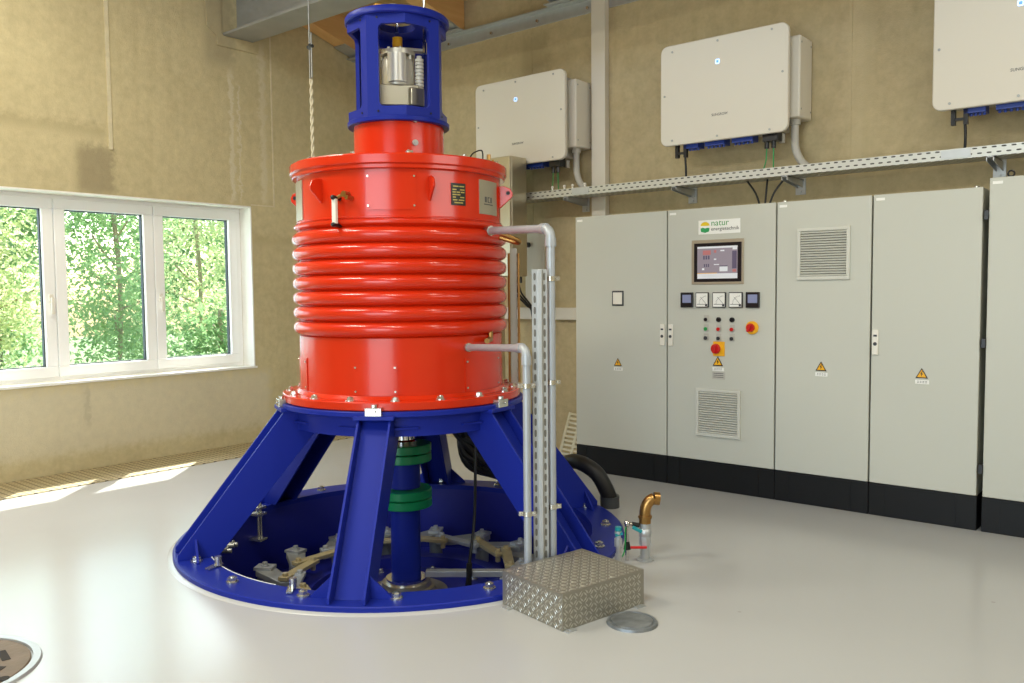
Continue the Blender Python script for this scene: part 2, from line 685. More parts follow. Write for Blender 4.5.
WY0, WY1, WZ0, WZ1 = 1.25, 4.60, 0.704, 2.205
b = B()
b.span(XL - 0.35, XL, YF, WY0, 0, ZC + 0.3)
b.span(XL - 0.35, XL, WY1, YB + 0.3, 0, ZC + 0.3)
b.span(XL - 0.35, XL, WY0, WY1, 0, WZ0)
b.span(XL - 0.35, XL, WY0, WY1, WZ1, ZC + 0.3)
wl = struct(obj('wall_left', b, WALLC, smooth=False))
b = B()
b.span(XL, XR, YB, YB + 0.3, 0, ZC + 0.3)
wbk = struct(obj('wall_back', b, WALLB, smooth=False))
b = B()
b.span(XR, XR + 0.2, YF, YB + 0.3, 0, ZC + 0.3)
struct(obj('wall_right', b, WALLB, smooth=False))
# wall behind the photographer, with the gate opening
b = B()
b.span(XL, -2.6, YF - 0.2, YF, 0, ZC + 0.3)
b.span(0.2, XR, YF - 0.2, YF, 0, ZC + 0.3)
b.span(-2.6, 0.2, YF - 0.2, YF, 3.1, ZC + 0.3)
struct(obj('wall_front', b, WALLB, smooth=False))
# mono-pitch roof deck, falling towards the back wall, with its eaves outside the window wall
SL = 0.28


def roof_z(y, base):
    return base + SL * (YB - y)


b = B()
ya, yb_ = YF - 0.2, YB + 0.3
b.prism([(XL - 0.36, ya, roof_z(ya, 4.06)), (XL - 0.36, yb_, roof_z(yb_, 4.06)), (XL - 0.36, yb_, roof_z(yb_, 4.26)), (XL - 0.36, ya, roof_z(ya, 4.26))], (XR + 0.2 - XL + 0.36, 0, 0))
DECK = mat('roof_deck_boards', 'B59A6C', 0.7, var=0.15, vscale=6)
struct(obj('ceiling', b, DECK, smooth=False))
for o_ in (wl,):
    pass
# eave over the window, outside
b = B()
b.span(XL - 0.97, XL - 0.35, YF, 9.0, 3.02, 3.12)
struct(obj('trim_2', b, WINF, smooth=False))
# smooth mortar joints between the precast wall panels
b = B()
b.span(XL, XL + 0.010, 3.295, 3.325, 2.57, ZC)
b.span(XL, XL + 0.003, 4.845, 4.86, 2.215, ZC)
b.span(XL, XL + 0.003, 4.60, 4.86, 2.213, 2.225)
obj('panel_joint', b, concrete('joint_mortar', 'D6CBAC', 'CFC4A2', 'C4B894'), parent=wl)
b = B()
b.span(-1.93, -1.905, YB - 0.003, YB, 0, 4.2)
b.span(-4.62, -4.61, YB - 0.003, YB, 0, 4.2)
obj('panel_joint', b, WALLB, parent=wbk)
# white plastered reveal and sill of the window
b = B()
b.span(XL - 0.17, XL + 0.002, WY1 - 0.012, WY1, WZ0, WZ1)
b.span(XL - 0.17, XL + 0.002, WY0, WY1, WZ1 - 0.012, WZ1)
b.span(XL - 0.17, XL + 0.006, WY0, WY1 + 0.02, WZ0 - 0.004, WZ0 + 0.014)
struct(obj('trim_3', b, mat('white_plaster', 'E9E7E0', 0.7, var=0.06, vscale=9, bump=0.1, bscale=40), smooth=False))

# ------------------------------------------------------------------ window with four sashes
wx = -7.09
win = bpy.data.objects.new('window_1', None)
COL.objects.link(win)
win.location = (wx, (WY0 + WY1) / 2, WZ0)
ORIG['window_1'] = Vector(win.location)
struct(win)
GLASS = bpy.data.materials.new('window_glass')
GLASS.use_nodes = True
k = NT(GLASS)
GLASS.node_tree.nodes.clear()
_o = k.n('ShaderNodeOutputMaterial')
_m = k.n('ShaderNodeMixShader')
_t = k.n('ShaderNodeBsdfTransparent')
_t.inputs[0].default_value = (0.95, 0.97, 0.96, 1)
_g = k.n('ShaderNodeBsdfGlossy')
_g.inputs['Roughness'].default_value = 0.02
_m.inputs[0].default_value = 0.07
k.l(_t.outputs[0], _m.inputs[1])
k.l(_g.outputs[0], _m.inputs[2])
k.l(_m.outputs[0], _o.inputs['Surface'])
b = B()
fz0, fz1 = WZ0 + 0.014, WZ1 - 0.012
b.span(wx - 0.07, wx + 0.0, WY0, WY1 - 0.012, fz0, fz0 + 0.045)
b.span(wx - 0.07, wx + 0.0, WY0, WY1 - 0.012, fz1 - 0.045, fz1)
for y in (WY0, WY1 - 0.012 - 0.045):
    b.span(wx - 0.07, wx + 0.0, y, y + 0.045, fz0 + 0.045, fz1 - 0.045)
obj('window_frame', b, WINF, parent=win, smooth=False, bevel=0.004)
SY = [1.30, 2.085, 2.907, 3.729, 4.545]
for i in range(4):
    y0, y1 = SY[i] + 0.003, SY[i + 1] - 0.003
    z0, z1 = fz0 + 0.03, fz1 - 0.03
    w = 0.085
    b = B()
    b.span(wx - 0.055, wx + 0.018, y0, y1, z0, z0 + w)
    b.span(wx - 0.055, wx + 0.018, y0, y1, z1 - w, z1)
    b.span(wx - 0.055, wx + 0.018, y0, y0 + w, z0 + w, z1 - w)
    b.span(wx - 0.055, wx + 0.018, y1 - w, y1, z0 + w, z1 - w)
    s = obj('sash', b, WINF, parent=win, smooth=False, bevel=0.006)
    b = B()
    for (a0, a1, c0, c1) in ((y0 + w, y1 - w, z0 + w, z0 + w + 0.008), (y0 + w, y1 - w, z1 - w - 0.008, z1 - w), (y0 + w, y0 + w + 0.008, z0 + w, z1 - w), (y1 - w - 0.008, y1 - w, z0 + w, z1 - w)):
        b.span(wx - 0.046, wx - 0.012, a0, a1, c0, c1)
    obj('glazing_gasket', b, BLACK, parent=s, smooth=False)
    b = B()
    b.span(wx - 0.034, wx - 0.028, y0 + w + 0.004, y1 - w - 0.004, z0 + w + 0.004, z1 - w - 0.004)
    obj('pane', b, GLASS, parent=s, smooth=False)
    hy = {1: y1 - 0.04, 3: y0 + 0.04}.get(i)
    if hy:
        b = B()
        b.box((wx + 0.024, hy, 1.37), (0.012, 0.028, 0.07))
        b.cyl((wx + 0.02, hy, 1.37), (wx + 0.055, hy, 1.37), 0.009)
        b.box((wx + 0.055, hy, 1.315), (0.014, 0.022, 0.13))
        obj('window_handle', b, WPLAST, parent=s, bevel=0.003)

# ------------------------------------------------------------------ outside: ground and trees
def leaf_mat(name, a, c, t):
    mt = bpy.data.materials.new(name)
    mt.use_nodes = True
    k = NT(mt)
    mt.node_tree.nodes.clear()
    o = k.n('ShaderNodeOutputMaterial')
    geo = k.n('ShaderNodeNewGeometry')
    tc = k.n('ShaderNodeTexCoord')
    nz = k.n('ShaderNodeTexNoise', i_Scale=2.5, i_Detail=3.0)
    k.l(tc.outputs['Object'], nz.inputs['Vector'])
    col = k.mix(geo.outputs['Random Per Island'], lin(a), lin(c))
    d = k.n('ShaderNodeBsdfDiffuse')
    tr = k.n('ShaderNodeBsdfTranslucent')
    k.l(col, d.inputs[0])
    k.l(k.mix(0.45, col, lin(t)), tr.inputs[0])
    mx = k.n('ShaderNodeMixShader', i_0=0.55)
    k.l(d.outputs[0], mx.inputs[1])
    k.l(tr.outputs[0], mx.inputs[2])
    k.l(mx.outputs[0], o.inputs['Surface'])
    return mt


LEAFA = leaf_mat('leaves_pale', 'B2C28A', 'DDE6BC', 'EAF2C4')
LEAFB = leaf_mat('leaves_green', '6E9A66', 'AACB98', 'BEDCA0')
LEAFC = leaf_mat('leaves_deep', '557F50', '8CB47C', 'A8CC90')
BARK = mat('bark', 'A09480', 0.9, var=0.3, vscale=12)
b = B()
b.span(-30, XL - 0.35, -14, 26, -0.3, -0.05)
g = obj('ground', b, mat('meadow_ground', '6E8A50', 0.9, var=0.3, vscale=1.5), smooth=False)
struct(g)


def tree(name, label, x, y, h, rx, rz, zc, n, lm, size, group=None):
    rnd = random.Random(int(abs(x * 131 + y * 977)))
    root = thing(name, label, 'tree', loc=(x, y, -0.05), group=group)
    b = B()
    b.tube([(x, y, -0.05), (x + 0.05, y + 0.04, h * 0.35), (x - 0.03, y, h * 0.65), (x, y, h * 0.92)], 0.032, seg=8, smooth=4)
    for i in range(9):
        a = rnd.random() * 2 * PI
        z = h * (0.2 + 0.07 * i)
        L = rx * (0.55 + 0.4 * rnd.random())
        b.tube([(x, y, z), (x + 0.5 * L * math.cos(a), y + 0.5 * L * math.sin(a), z + 0.2 * L), (x + L * math.cos(a), y + L * math.sin(a), z + 0.5 * L)], 0.014, seg=6, smooth=3)
    obj('trunk', b, BARK, parent=root)
    b = B()
    cl = []
    for i in range(int(n / 42)):
        while True:
            p = Vector((rnd.uniform(-1, 1), rnd.uniform(-1, 1), rnd.uniform(-1, 1)))
            if 0.25 < p.length < 1:
                break
        cl.append(Vector((x + p.x * rx, y + p.y * rx, max(0.1, zc + p.z * rz))))
    for c in cl:
        for q in range(42):
            p = c + Vector((rnd.gauss(0, 0.2), rnd.gauss(0, 0.2), rnd.gauss(0, 0.13)))
            if p.z < 0.0:
                continue
            s = size * rnd.uniform(0.6, 1.3)
            R = Euler((rnd.uniform(-1.0, 1.0), rnd.uniform(-1.0, 1.0), rnd.uniform(0, 6.28))).to_matrix()
            vs = [b.bm.verts.new(p + R @ Vector(v)) for v in ((-s, 0, 0), (0, -s * 0.42, 0.03 * s), (s, 0, 0), (0, s * 0.42, 0.03 * s))]
            b.bm.faces.new(vs)
    obj('crown', b, lm, parent=root, smooth=False, recalc=False)
    return root


tree('leafy_tree', 'pale yellow-green tree outside the window pane farthest from the room corner', -12.0, 3.95, 4.2, 0.78, 2.1, 2.0, 8500, LEAFA, 0.045)
tree('leafy_tree', 'mid-green tree outside filling the middle visible window pane', -11.2, 5.35, 4.4, 0.72, 2.2, 2.1, 9500, LEAFB, 0.044)
tree('leafy_tree', 'pale sunlit tree behind the window pane nearest the room corner', -12.8, 7.45, 4.6, 0.95, 2.1, 2.3, 8500, LEAFA, 0.045)
tree('leafy_bush', 'low dark-green bush at the bottom of the pane nearest the room corner', -10.0, 6.15, 1.3, 0.42, 0.7, 0.55, 3000, LEAFC, 0.045)
for i, (tx, ty, lm_) in enumerate(((-16.5, 5.8, LEAFB), (-16.2, 8.4, LEAFC), (-16.8, 11.0, LEAFB))):
    tree('woodland_tree', ('tall woodland tree behind the pale yellow-green tree', 'tall deep-green woodland tree behind the mid-green tree', 'tall woodland tree behind the pale sunlit tree')[i],
         tx, ty, 6.5, 1.0, 3.1, 3.0, 7000, lm_, 0.085, group='woodland trees beyond the window')

# ------------------------------------------------------------------ roof steel and timber
bx0, bx1, by0, by1, bz = XL - 0.25, XR, 4.36, 4.665, 3.71
b = B()
ZB = 4.17
b.span(XL, bx1, by0, by1, bz, bz + 0.022)
b.span(XL, bx1, by0, by1, ZB - 0.022, ZB)
b.span(XL, bx1, (by0 + by1) / 2 - 0.008, (by0 + by1) / 2 + 0.008, bz + 0.022, ZB - 0.022)
BEAMG = mat('weathered_galvanised', 'A7AAA9', 0.5, 0.45, var=0.2, vscale=5, bump=0.05, bscale=30)
tag(obj('steel_beam', b, BEAMG, at=(-3, 4.5, bz), smooth=False), 'heavy galvanised steel I-beam running out of the window wall under the roof', 'beam')
b = B()
b.span(XL, XL + 0.015, by0 - 0.07, by1 + 0.05, bz - 0.10, bz - 0.004)
b.prism([(XL, by0 - 0.2, ZB + 0.2), (XL, by0 - 0.16, bz + 0.05), (XL, by0 - 0.02, bz - 0.06), (XL, by0 - 0.02, ZB + 0.2)], (0.012, 0, 0))
struct(obj('trim_4', b, WALLC, smooth=False))
# galvanised angle along the back wall
for xa, xb_, lab in ((XL + 0.002, -3.958, 'galvanised steel angle on the back wall from the corner to the white vertical duct'), (-3.818, -2.2, 'galvanised steel angle on the back wall past the white vertical duct')):
    root = thing('steel_angle', lab, 'steel angle', loc=((xa + xb_) / 2, YB, 3.66))
    b = B()
    b.span(xa, xb_, YB - 0.008, YB - 0.001, 3.662, 3.775)
    b.span(xa, xb_, YB - 0.075, YB - 0.008, 3.765, 3.775)
    obj('angle_bar', b, GALV, parent=root, smooth=False, bevel=0.002)
    for q in range(12):
        hx = XL + 0.3 + 0.52 * q
        if xa + 0.05 < hx < xb_ - 0.05:
            b = B()
            b.cyl((hx, YB - 0.008, 3.705), (hx, YB - 0.024, 3.705), 0.014, seg=6)
            obj('bolt', b, ZINC, parent=root)
for i, (xr, lab) in enumerate(((-6.74, 'timber roof rafter beside the window wall'), (-5.393, 'timber roof rafter ending behind the blue turret of the machine'), (-4.186, 'timber roof rafter ending just before the white vertical duct'), (-2.95, 'timber roof rafter above the middle white inverter'))):
    root = thing('roof_rafter', lab, 'rafter', loc=(xr - 0.08, YB, 3.78), group=None)
    b = B()
    z0 = 3.787
    y1_, y0_ = YB - 0.004, YF + 0.1
    b.prism([(xr - 0.16, y1_, z0), (xr - 0.16, y1_, z0 + 0.29), (xr - 0.16, y0_, roof_z(y0_, z0) + 0.27), (xr - 0.16, y0_, roof_z(y0_, z0))], (0.16, 0, 0))
    obj('timber', b, WOOD, parent=root, smooth=False, bevel=0.004)
    b = B()
    b.span(xr - 0.2, xr + 0.04, YB - 0.13, YB - 0.01, 3.776, 3.785)
    b.prism([(xr - 0.164, YB - 0.3, roof_z(YB - 0.3, 3.775)), (xr + 0.004, YB - 0.3, roof_z(YB - 0.3, 3.775)), (xr + 0.004, YB - 0.01, 3.777), (xr - 0.164, YB - 0.01, 3.777)], (0, 0, 0.01))
    obj('joist_hanger', b, GALV, parent=root, smooth=False)

def curved_plate(b, a0, a1, z0, z1, r, t, n=8):
    """plate bent round the axis"""
    n0 = len(b.bm.faces)
    g = []
    for i in range(n + 1):
        a = rad(a0 + (a1 - a0) * i / n)
        c, s = math.cos(a), math.sin(a)
        g.append([b.bm.verts.new((rr * c, rr * s, z)) for rr, z in ((r, z0), (r + t, z0), (r + t, z1), (r, z1))])
    for p, q in zip(g, g[1:]):
        for k in range(4):
            j = (k + 1) % 4
            b.bm.faces.new((p[k], q[k], q[j], p[j]))
    b.bm.faces.new(g[0])
    b.bm.faces.new(g[-1][::-1])
    b._faces(n0)
    return b


# ------------------------------------------------------------------ machine (local frame: +x towards the photographer)
CAMA = rad(-43.4)
gen = thing('hydro_generator', 'big red ribbed generator on a blue six-legged stand over a round floor pit', 'generator', loc=(CX, CY, 0), rz=CAMA, world=False)

b = B()
b.lathe([(1.085, 0.0), (1.085, 0.032), (1.259, 0.032), (1.264, 0.027), (1.264, 0.0)], seg=128, closed=True)
base = obj('foot_ring', b, BLUE, parent=gen)
b = B()
curved_plate(b, -88, -34, 0.012, 0.0335, 1.081, 0.006, n=30)
obj('seal_strip', b, GASKET, parent=base)
b = hexbolt(B(), (1.166, 0, 0.032), 0.022, 0.026)
ab = obj('anchor_bolt', b, ZINC, parent=base, smooth=False)
ab.rotation_euler = (0, 0, rad(-2))
for i in range(1, 17):
    copy_at(ab, base, rad(-2 + i * 360 / 17))
for a in (-58, -28):
    b = B()
    b.box((1.12, 0, 0.04), (0.10, 0.028, 0.008), rot=(0, 0, 0.5))
    b.cyl((1.10, 0.0, 0.04), (1.10, 0.0, 0.085), 0.018, seg=12)
    o = obj('clamp_shim', b, ZINC, parent=base)
    o.rotation_euler = (0, 0, rad(a))

b = B()
b.lathe([(1.085, 0.0), (1.085, -0.44), (1.10, -0.44), (1.10, 0.0)], seg=128, closed=True)
obj('pit_casing', b, DBLUE, parent=gen)
b = B()
b.lathe([(1.085, -0.44), (1.085, -0.42), (0.62, -0.42), (0.60, -0.39), (0.22, -0.37), (0.0, -0.37)], seg=96)
hc = obj('head_cover', b, DBLUE, parent=gen)
b = hexbolt(B(), (0.48, 0, -0.382), 0.018, 0.022)
cb = obj('cover_bolt', b, ZINC, parent=hc, smooth=False)
for i in range(1, 18):
    copy_at(cb, hc, rad(20 * i))

# legs at 60 degree steps
TW = 0.074
LEGS = [-12 + 60 * i for i in range(6)]


def leg_proto():
    b = B()
    for s in (-1, 1):
        y0 = s * TW
        b.prism([(1.246, y0, 0.032), (1.246, y0, 0.06), (0.694, y0, 0.764), (0.50, y0, 0.764), (0.50, y0, 0.68), (1.045, y0, 0.032)], (0, s * 0.013, 0))
    b.prism([(1.180, -TW, 0.032), (1.168, -TW, 0.032), (0.618, -TW, 0.764), (0.63, -TW, 0.764)], (0, 2 * TW, 0))
    leg = obj('support_leg', b, BLUE, parent=gen, smooth=False, bevel=0.0025)
    for s in (-1, 1):
        b = B()
        y0 = s * (TW + 0.013)
        b.prism([(1.15, y0, 0.032), (1.15, y0 + s * 0.10, 0.032), (1.15, y0 + s * 0.10, 0.042), (1.15, y0, 0.135)], (0.012, 0, 0))
        obj('gusset', b, BLUE, parent=leg, smooth=False)
        b = B()
        b.prism([(0.64, y0, 0.705), (0.64, y0 + s * 0.012, 0.705), (0.60, y0 + s * 0.12, 0.705), (0.56, y0 + s * 0.12, 0.705), (0.56, y0, 0.705)], (0, 0, 0.012))
        obj('stiffener', b, BLUE, parent=leg, smooth=False)
    b = B()
    b.span(0.60, 0.712, -TW - 0.03, TW + 0.03, 0.764, 0.785)
    obj('cap_plate', b, BLUE, parent=leg, smooth=False, bevel=0.003)
    b = B()
    b.span(0.672, 0.712, -0.042, 0.042, 0.785, 0.826)
    b.cyl((0.70, 0.008, 0.81), (0.722, 0.008, 0.81), 0.008, seg=10)
    b.cyl((0.69, 0.0, 0.826), (0.69, 0.0, 0.842), 0.016, seg=6)
    obj('jacking_block', b, ZINC, parent=leg, smooth=False, bevel=0.002)
    return leg


leg = leg_proto()
leg.rotation_euler = (0, 0, rad(LEGS[0]))
for a in LEGS[1:]:
    copy_at(leg, gen, rad(a))

# blue carrying ring under the housing
b = B()
b.lathe([(0.50, 0.775), (0.50, 0.803), (0.688, 0.803), (0.692, 0.799), (0.692, 0.779), (0.688, 0.775), (0.625, 0.775), (0.625, 0.668), (0.605, 0.668), (0.605, 0.775)], seg=96, closed=True)
obj('carrying_ring', b, BLUE, parent=gen)

# red foot flange
b = B()
b.lathe([(0.50, 0.805), (0.668, 0.805), (0.673, 0.81), (0.673, 0.845), (0.668, 0.85), (0.60, 0.853), (0.582, 0.87), (0.50, 0.87)], seg=96, closed=True)
fl = obj('foot_flange', b, RED, parent=gen)
b = hexbolt(B(), (0.633, 0, 0.850), 0.018, 0.019)
fb = obj('flange_bolt', b, ZINC, parent=fl, smooth=False)
fb.rotation_euler = (0, 0, rad(-3.6))
for i in range(1, 17):
    copy_at(fb, fl, rad(-3.6 + i * 360 / 17))

# housing with seven cooling ribs
prof = [(0.50, 0.853), (0.574, 0.853), (0.574, 1.163)]
for i in range(7):
    zc = 1.208 + 0.0808 * i
    for j in range(11):
        a = rad(-90 + 18 * j)
        prof.append((0.566 + 0.038 * math.cos(a), zc + 0.0385 * math.sin(a)))
    prof.append((0.565, zc + 0.0404))
prof += [(0.572, 1.738), (0.590, 1.748), (0.593, 1.757), (0.590, 1.766), (0.573, 1.772), (0.571, 1.79), (0.571, 2.02), (0.50, 2.02)]
b = B()
b.lathe(prof, seg=128)
hou = obj('generator_housing', b, RED, parent=gen)
b = B()
b.lathe([(0.571, 1.775), (0.5775, 1.777), (0.5775, 1.782), (0.571, 1.785)], seg=96, closed=True)
obj('weld_bead', b, RED, parent=hou)


def panel(a0, a1, z0, z1, m=RED, screws=True, name='access_panel'):
    b = B()
    curved_plate(b, a0, a1, z0, z1, 0.568 if z0 > 1.5 else 0.571, 0.008)
    o = obj(name, b, m, parent=gen)
    if screws:
        r = 0.576 if z0 > 1.5 else 0.579
        for a in (a0 + 1.2, a1 - 1.2):
            for z in (z0 + 0.02, z1 - 0.02):
                c, s = math.cos(rad(a)), math.sin(rad(a))
                bb = B()
                bb.cyl((r * c, r * s, z), ((r + 0.006) * c, (r + 0.006) * s, z), 0.0055, seg=10)
                obj('panel_screw', bb, ZINC, parent=o)
    return o


panel(-17, 8.5, 1.815, 2.003)
panel(-25.5, -2.5, 0.872, 1.035)
panel(34.5, 66, 0.872, 1.05)
panel(-86, -62, 0.872, 1.05)
panel(-84, -64, 1.79, 2.0, m=PLATES, screws=False, name='side_plate')

for i in range(6):
    b = B()
    th = 0.009 if i > 1 else 0.006
    b.prism([(0.568, -th, 1.862), (0.578, -th, 1.862), (0.645, -th, 1.925), (0.648, -th, 1.945), (0.635, -th, 1.97), (0.60, -th, 1.985), (0.568, -th, 1.985)], (0, 2 * th, 0))
    lg = obj('lifting_lug', b, RED, parent=hou, smooth=False, bevel=0.003)
    lg.rotation_euler = (0, 0, rad(-44.5 + 60 * i))
    if i > 1:
        b = B()
        b.cyl((0.622, -0.0125, 1.946), (0.622, 0.0125, 1.946), 0.011, seg=14)
        obj('eye', b, BLACK, parent=lg)

# rating plates
b = B()
curved_plate(b, 27.4, 36.4, 1.845, 1.958, 0.5705, 0.004)
np1 = obj('rating_plate', b, PLATEK, parent=gen)
np1['label'] = 'small black rating plate with gold lettering'
b = B()
for i, (u0, u1, z) in enumerate(((.12, .5, 1.942), (.55, .9, 1.942), (.08, .35, 1.925), (.6, .92, 1.925), (.08, .3, 1.912), (.35, .6, 1.912), (.66, .92, 1.912), (.08, .36, 1.899), (.4, .62, 1.899), (.1, .3, 1.886), (.6, .9, 1.886), (.1, .4, 1.872), (.5, .9, 1.872), (.2, .8, 1.858))):
    curved_plate(b, 27.4 + 9 * u0, 27.4 + 9 * u1, z - 0.003, z + 0.003, 0.5742, 0.0008, n=3)
obj('plate_lettering', b, PLATEG, parent=np1)
b = B()
curved_plate(b, 47, 67, 1.812, 1.992, 0.5705, 0.004)
np2 = obj('maker_plate', b, PLATES, parent=gen)
np2['label'] = 'brushed silver maker plate'
b = B()
for u0, u1, z0, z1 in ((.24, .34, 1.875, 1.905), (.38, .43, 1.875, 1.905), (.43, .50, 1.875, 1.88), (.43, .50, 1.90, 1.905), (.54, .62, 1.875, 1.905), (.2, .68, 1.862, 1.868)):
    curved_plate(b, 47 + 20 * u0, 47 + 20 * u1, z0, z1, 0.5744, 0.0006, n=3)
obj('plate_lettering', b, TXTK, parent=np2)

# level gauge
GA = rad(-32.0)
er, et = Vector((math.cos(GA), math.sin(GA), 0)), Vector((-math.sin(GA), math.cos(GA), 0))
Rg = Matrix((er, et, Vector((0, 0, 1)))).transposed()


def gp(r, t, z):
    return er * r + et * t + Vector((0, 0, z))


b = B()
b.box(gp(0.615, 0, 1.81), (0.02, 0.024, 0.125), rot=Rg)
lgz = obj('level_gauge', b, WPLAST, parent=gen, bevel=0.002)
b = B()
for z in (1.742, 1.878):
    b.cyl(gp(0.57, 0, z), gp(0.63, 0, z), 0.012, seg=14)
    b.sphere(gp(0.632, 0, z), 0.0115)
obj('gauge_end', b, BLACKG, parent=lgz)
b = B()
b.cyl(gp(0.56, 0.05, 1.895), gp(0.61, 0.05, 1.895), 0.016, seg=8)
b.cyl(gp(0.60, 0.05, 1.895), gp(0.60, 0.0, 1.878), 0.009)
b.cyl(gp(0.57, 0.075, 1.875), gp(0.62, 0.075, 1.875), 0.011, seg=8)
obj('gauge_fitting', b, BRASS, parent=lgz)

# lid
b = B()
b.lathe([(0.50, 2.02), (0.592, 2.02), (0.597, 2.024), (0.597, 2.040), (0.604, 2.043), (0.608, 2.048), (0.608, 2.088), (0.602, 2.095), (0.0, 2.095)], seg=128)
lid = obj('housing_lid', b, RED, parent=gen)
b = hexbolt(B(), (0.575, 0, 2.095), 0.012, 0.014, washer=False)
lb = obj('lid_bolt', b, ZINC, parent=lid, smooth=False)
lb.rotation_euler = (0, 0, rad(6))
for i in range(1, 12):
    copy_at(lb, lid, rad(6 + 30 * i))
b = B()
b.tube([(0.16, 0.46, 2.095), (0.16, 0.46, 2.17), (0.16, 0.44, 2.18), (0.13, 0.40, 2.16), (0.12, 0.38, 2.10)], 0.004, seg=8, smooth=5)
b.cyl((0.16, 0.46, 2.094), (0.16, 0.46, 2.13), 0.009)
obj('sensor_cable', b, BLACK, parent=lid)
b = B()
b.cyl((-0.1, 0.52, 2.094), (-0.1, 0.52, 2.19), 0.007)
b.cyl((-0.1, 0.545, 2.094), (-0.1, 0.545, 2.17), 0.007)
b.cyl((-0.1, 0.52, 2.17), (-0.1, 0.52, 2.20), 0.012, seg=8)
obj('breather_pipe', b, BRASS, parent=lid)

# neck
b = B()
b.lathe([(0.275, 2.095), (0.275, 2.103), (0.254, 2.11), (0.253, 2.335)], seg=80)
neck = obj('neck', b, RED, parent=gen)
b = B()
for a, z, r in ((20, 2.325, 0.013), (19.5, 2.205, 0.016)):
    c, s = math.cos(rad(a)), math.sin(rad(a))
    b.cyl((0.25 * c, 0.25 * s, z), (0.268 * c, 0.268 * s, z), r, seg=14)
    b.cyl((0.268 * c, 0.268 * s, z), (0.272 * c, 0.272 * s, z), r * 0.5, seg=8)
c, s = math.cos(rad(10)), math.sin(rad(10))
b.tube([(0.25 * c, 0.25 * s, 2.15), (0.29 * c, 0.29 * s, 2.15), (0.30 * c, 0.30 * s, 2.135), (0.30 * c, 0.30 * s, 2.11)], 0.012)
b.tube([(0.262 * math.cos(rad(x)), 0.262 * math.sin(rad(x)), 2.13 - 0.0002 * x) for x in range(12, 72, 6)], 0.005)
obj('neck_fitting', b, CAST, parent=neck)

# blue turret
b = B()
b.lathe([(0.10, 2.335), (0.282, 2.335), (0.286, 2.339), (0.286, 2.358), (0.282, 2.362), (0.10, 2.362)], seg=80, closed=True)
HV = [9 + 45 * i for i in range(8)]
HR, HT = 0.279, 0.022
HZ0, HZ1 = 2.360, 2.914
OZ0, OZ1 = 2.415, 2.849
for i in range(8):
    va, vb = HV[i], HV[(i + 1) % 8]
    A = Vector((HR * math.cos(rad(va)), HR * math.sin(rad(va)), 0))
    Bv = Vector((HR * math.cos(rad(vb)), HR * math.sin(rad(vb)), 0))
    if i % 2 == 1:       # the opening wraps round every second corner
        A, Bv = Bv, A
    d = (Bv - A)
    L = d.length
    d.normalize()
    u0 = L * 0.70
    rc = 0.028
    pts2 = [(0, HZ0), (L, HZ0), (L, HZ1), (0, HZ1), (0, OZ1)]
    for q in range(7):
        a = rad(90 - 15 * q)
        pts2.append((u0 - rc + rc * math.cos(a), OZ1 - rc + rc * math.sin(a)))
    for q in range(7):
        a = rad(-15 * q)
        pts2.append((u0 - rc + rc * math.cos(a), OZ0 + rc + rc * math.sin(a)))
    pts2.append((0, OZ0))
    nrm = -((A + Bv) / 2).normalized() * HT
    b.prism([A + d * u + Vector((0, 0, z)) for u, z in pts2], nrm)
tur = obj('turret_frame', b, BLUE, parent=gen)
tur.location = (0, 0, -0.016)
b = B()
b.lathe([(0.10, 2.900), (0.285, 2.900), (0.291, 2.906), (0.291, 2.928), (0.283, 2.939), (0.10, 2.939)], seg=80, closed=True)
obj('turret_top', b, BLUE, parent=tur)
for a in (54, -36):
    for z in (2.388, 2.882):
        for da in (-12, 12):
            c, s = math.cos(rad(a + da)), math.sin(rad(a + da))
            rr = HR * math.cos(rad(22.5)) / math.cos(rad(22.5 - 12))
            b = B()
            b.cyl((rr * c * 0.98, rr * s * 0.98, z), (rr * c + 0.003 * c, rr * s + 0.003 * s, z), 0.006, seg=10)
            obj('turret_screw', b, BLACKG, parent=tur)

# oil head inside the turret
b = B()
b.box((0.0, 0.0, 2.51), (0.17, 0.23, 0.115))
b.box((0.05, 0.085, 2.50), (0.10, 0.085, 0.10), rot=(0, 0, 0.5))
b.lathe([(0.0, 2.355), (0.05, 2.355), (0.05, 2.46), (0.0, 2.46)], seg=32)
oh = obj('oil_head', b, STEEL, parent=gen, bevel=0.006)
oh.location = (0, 0, -0.016)
b = B()
b.lathe([(0.0, 2.567), (0.088, 2.567), (0.092, 2.575), (0.092, 2.70), (0.085, 2.72), (0.07, 2.735), (0.0, 2.735)], seg=48)
b.lathe([(0.0, 2.74), (0.098, 2.74), (0.098, 2.765), (0.05, 2.772), (0.03, 2.79), (0.0, 2.79)], seg=48)
for q in range(8):
    a = rad(45 * q + 10)
    b.cyl((0.085 * math.cos(a), 0.085 * math.sin(a), 2.715), (0.085 * math.cos(a), 0.085 * math.sin(a), 2.775), 0.008, seg=6)
b.box((0.03, 0.09, 2.768), (0.05, 0.16, 0.014), rot=(0, 0, 0.2))
ALUM = mat('cast_aluminium', 'CFCBBD', 0.35, 0.55)
obj('cylinder_head', b, ALUM, parent=oh)
b = B()
b.cyl((0.075, -0.005, 2.58), (0.075, -0.005, 2.735), 0.052, seg=40)
obj('sight_cylinder', b, mat('bright_aluminium', 'E2E0D8', 0.28, 0.5), parent=oh)
for y in (-0.125, 0.12):
    b = B()
    for q in range(9):
        b.cyl((0.02, y, 2.55 + 0.02 * q), (0.02, y, 2.563 + 0.02 * q), 0.024, seg=16)
    b.cyl((0.02, y, 2.55), (0.02, y, 2.74), 0.014, seg=12)
    obj('ring_stack', b, WPLAST, parent=oh)
b = B()
b.cyl((0.0, 0, 2.79), (0.0, 0, 2.845), 0.028, seg=24)
obj('yellow_collar', b, YELLOW, parent=oh)
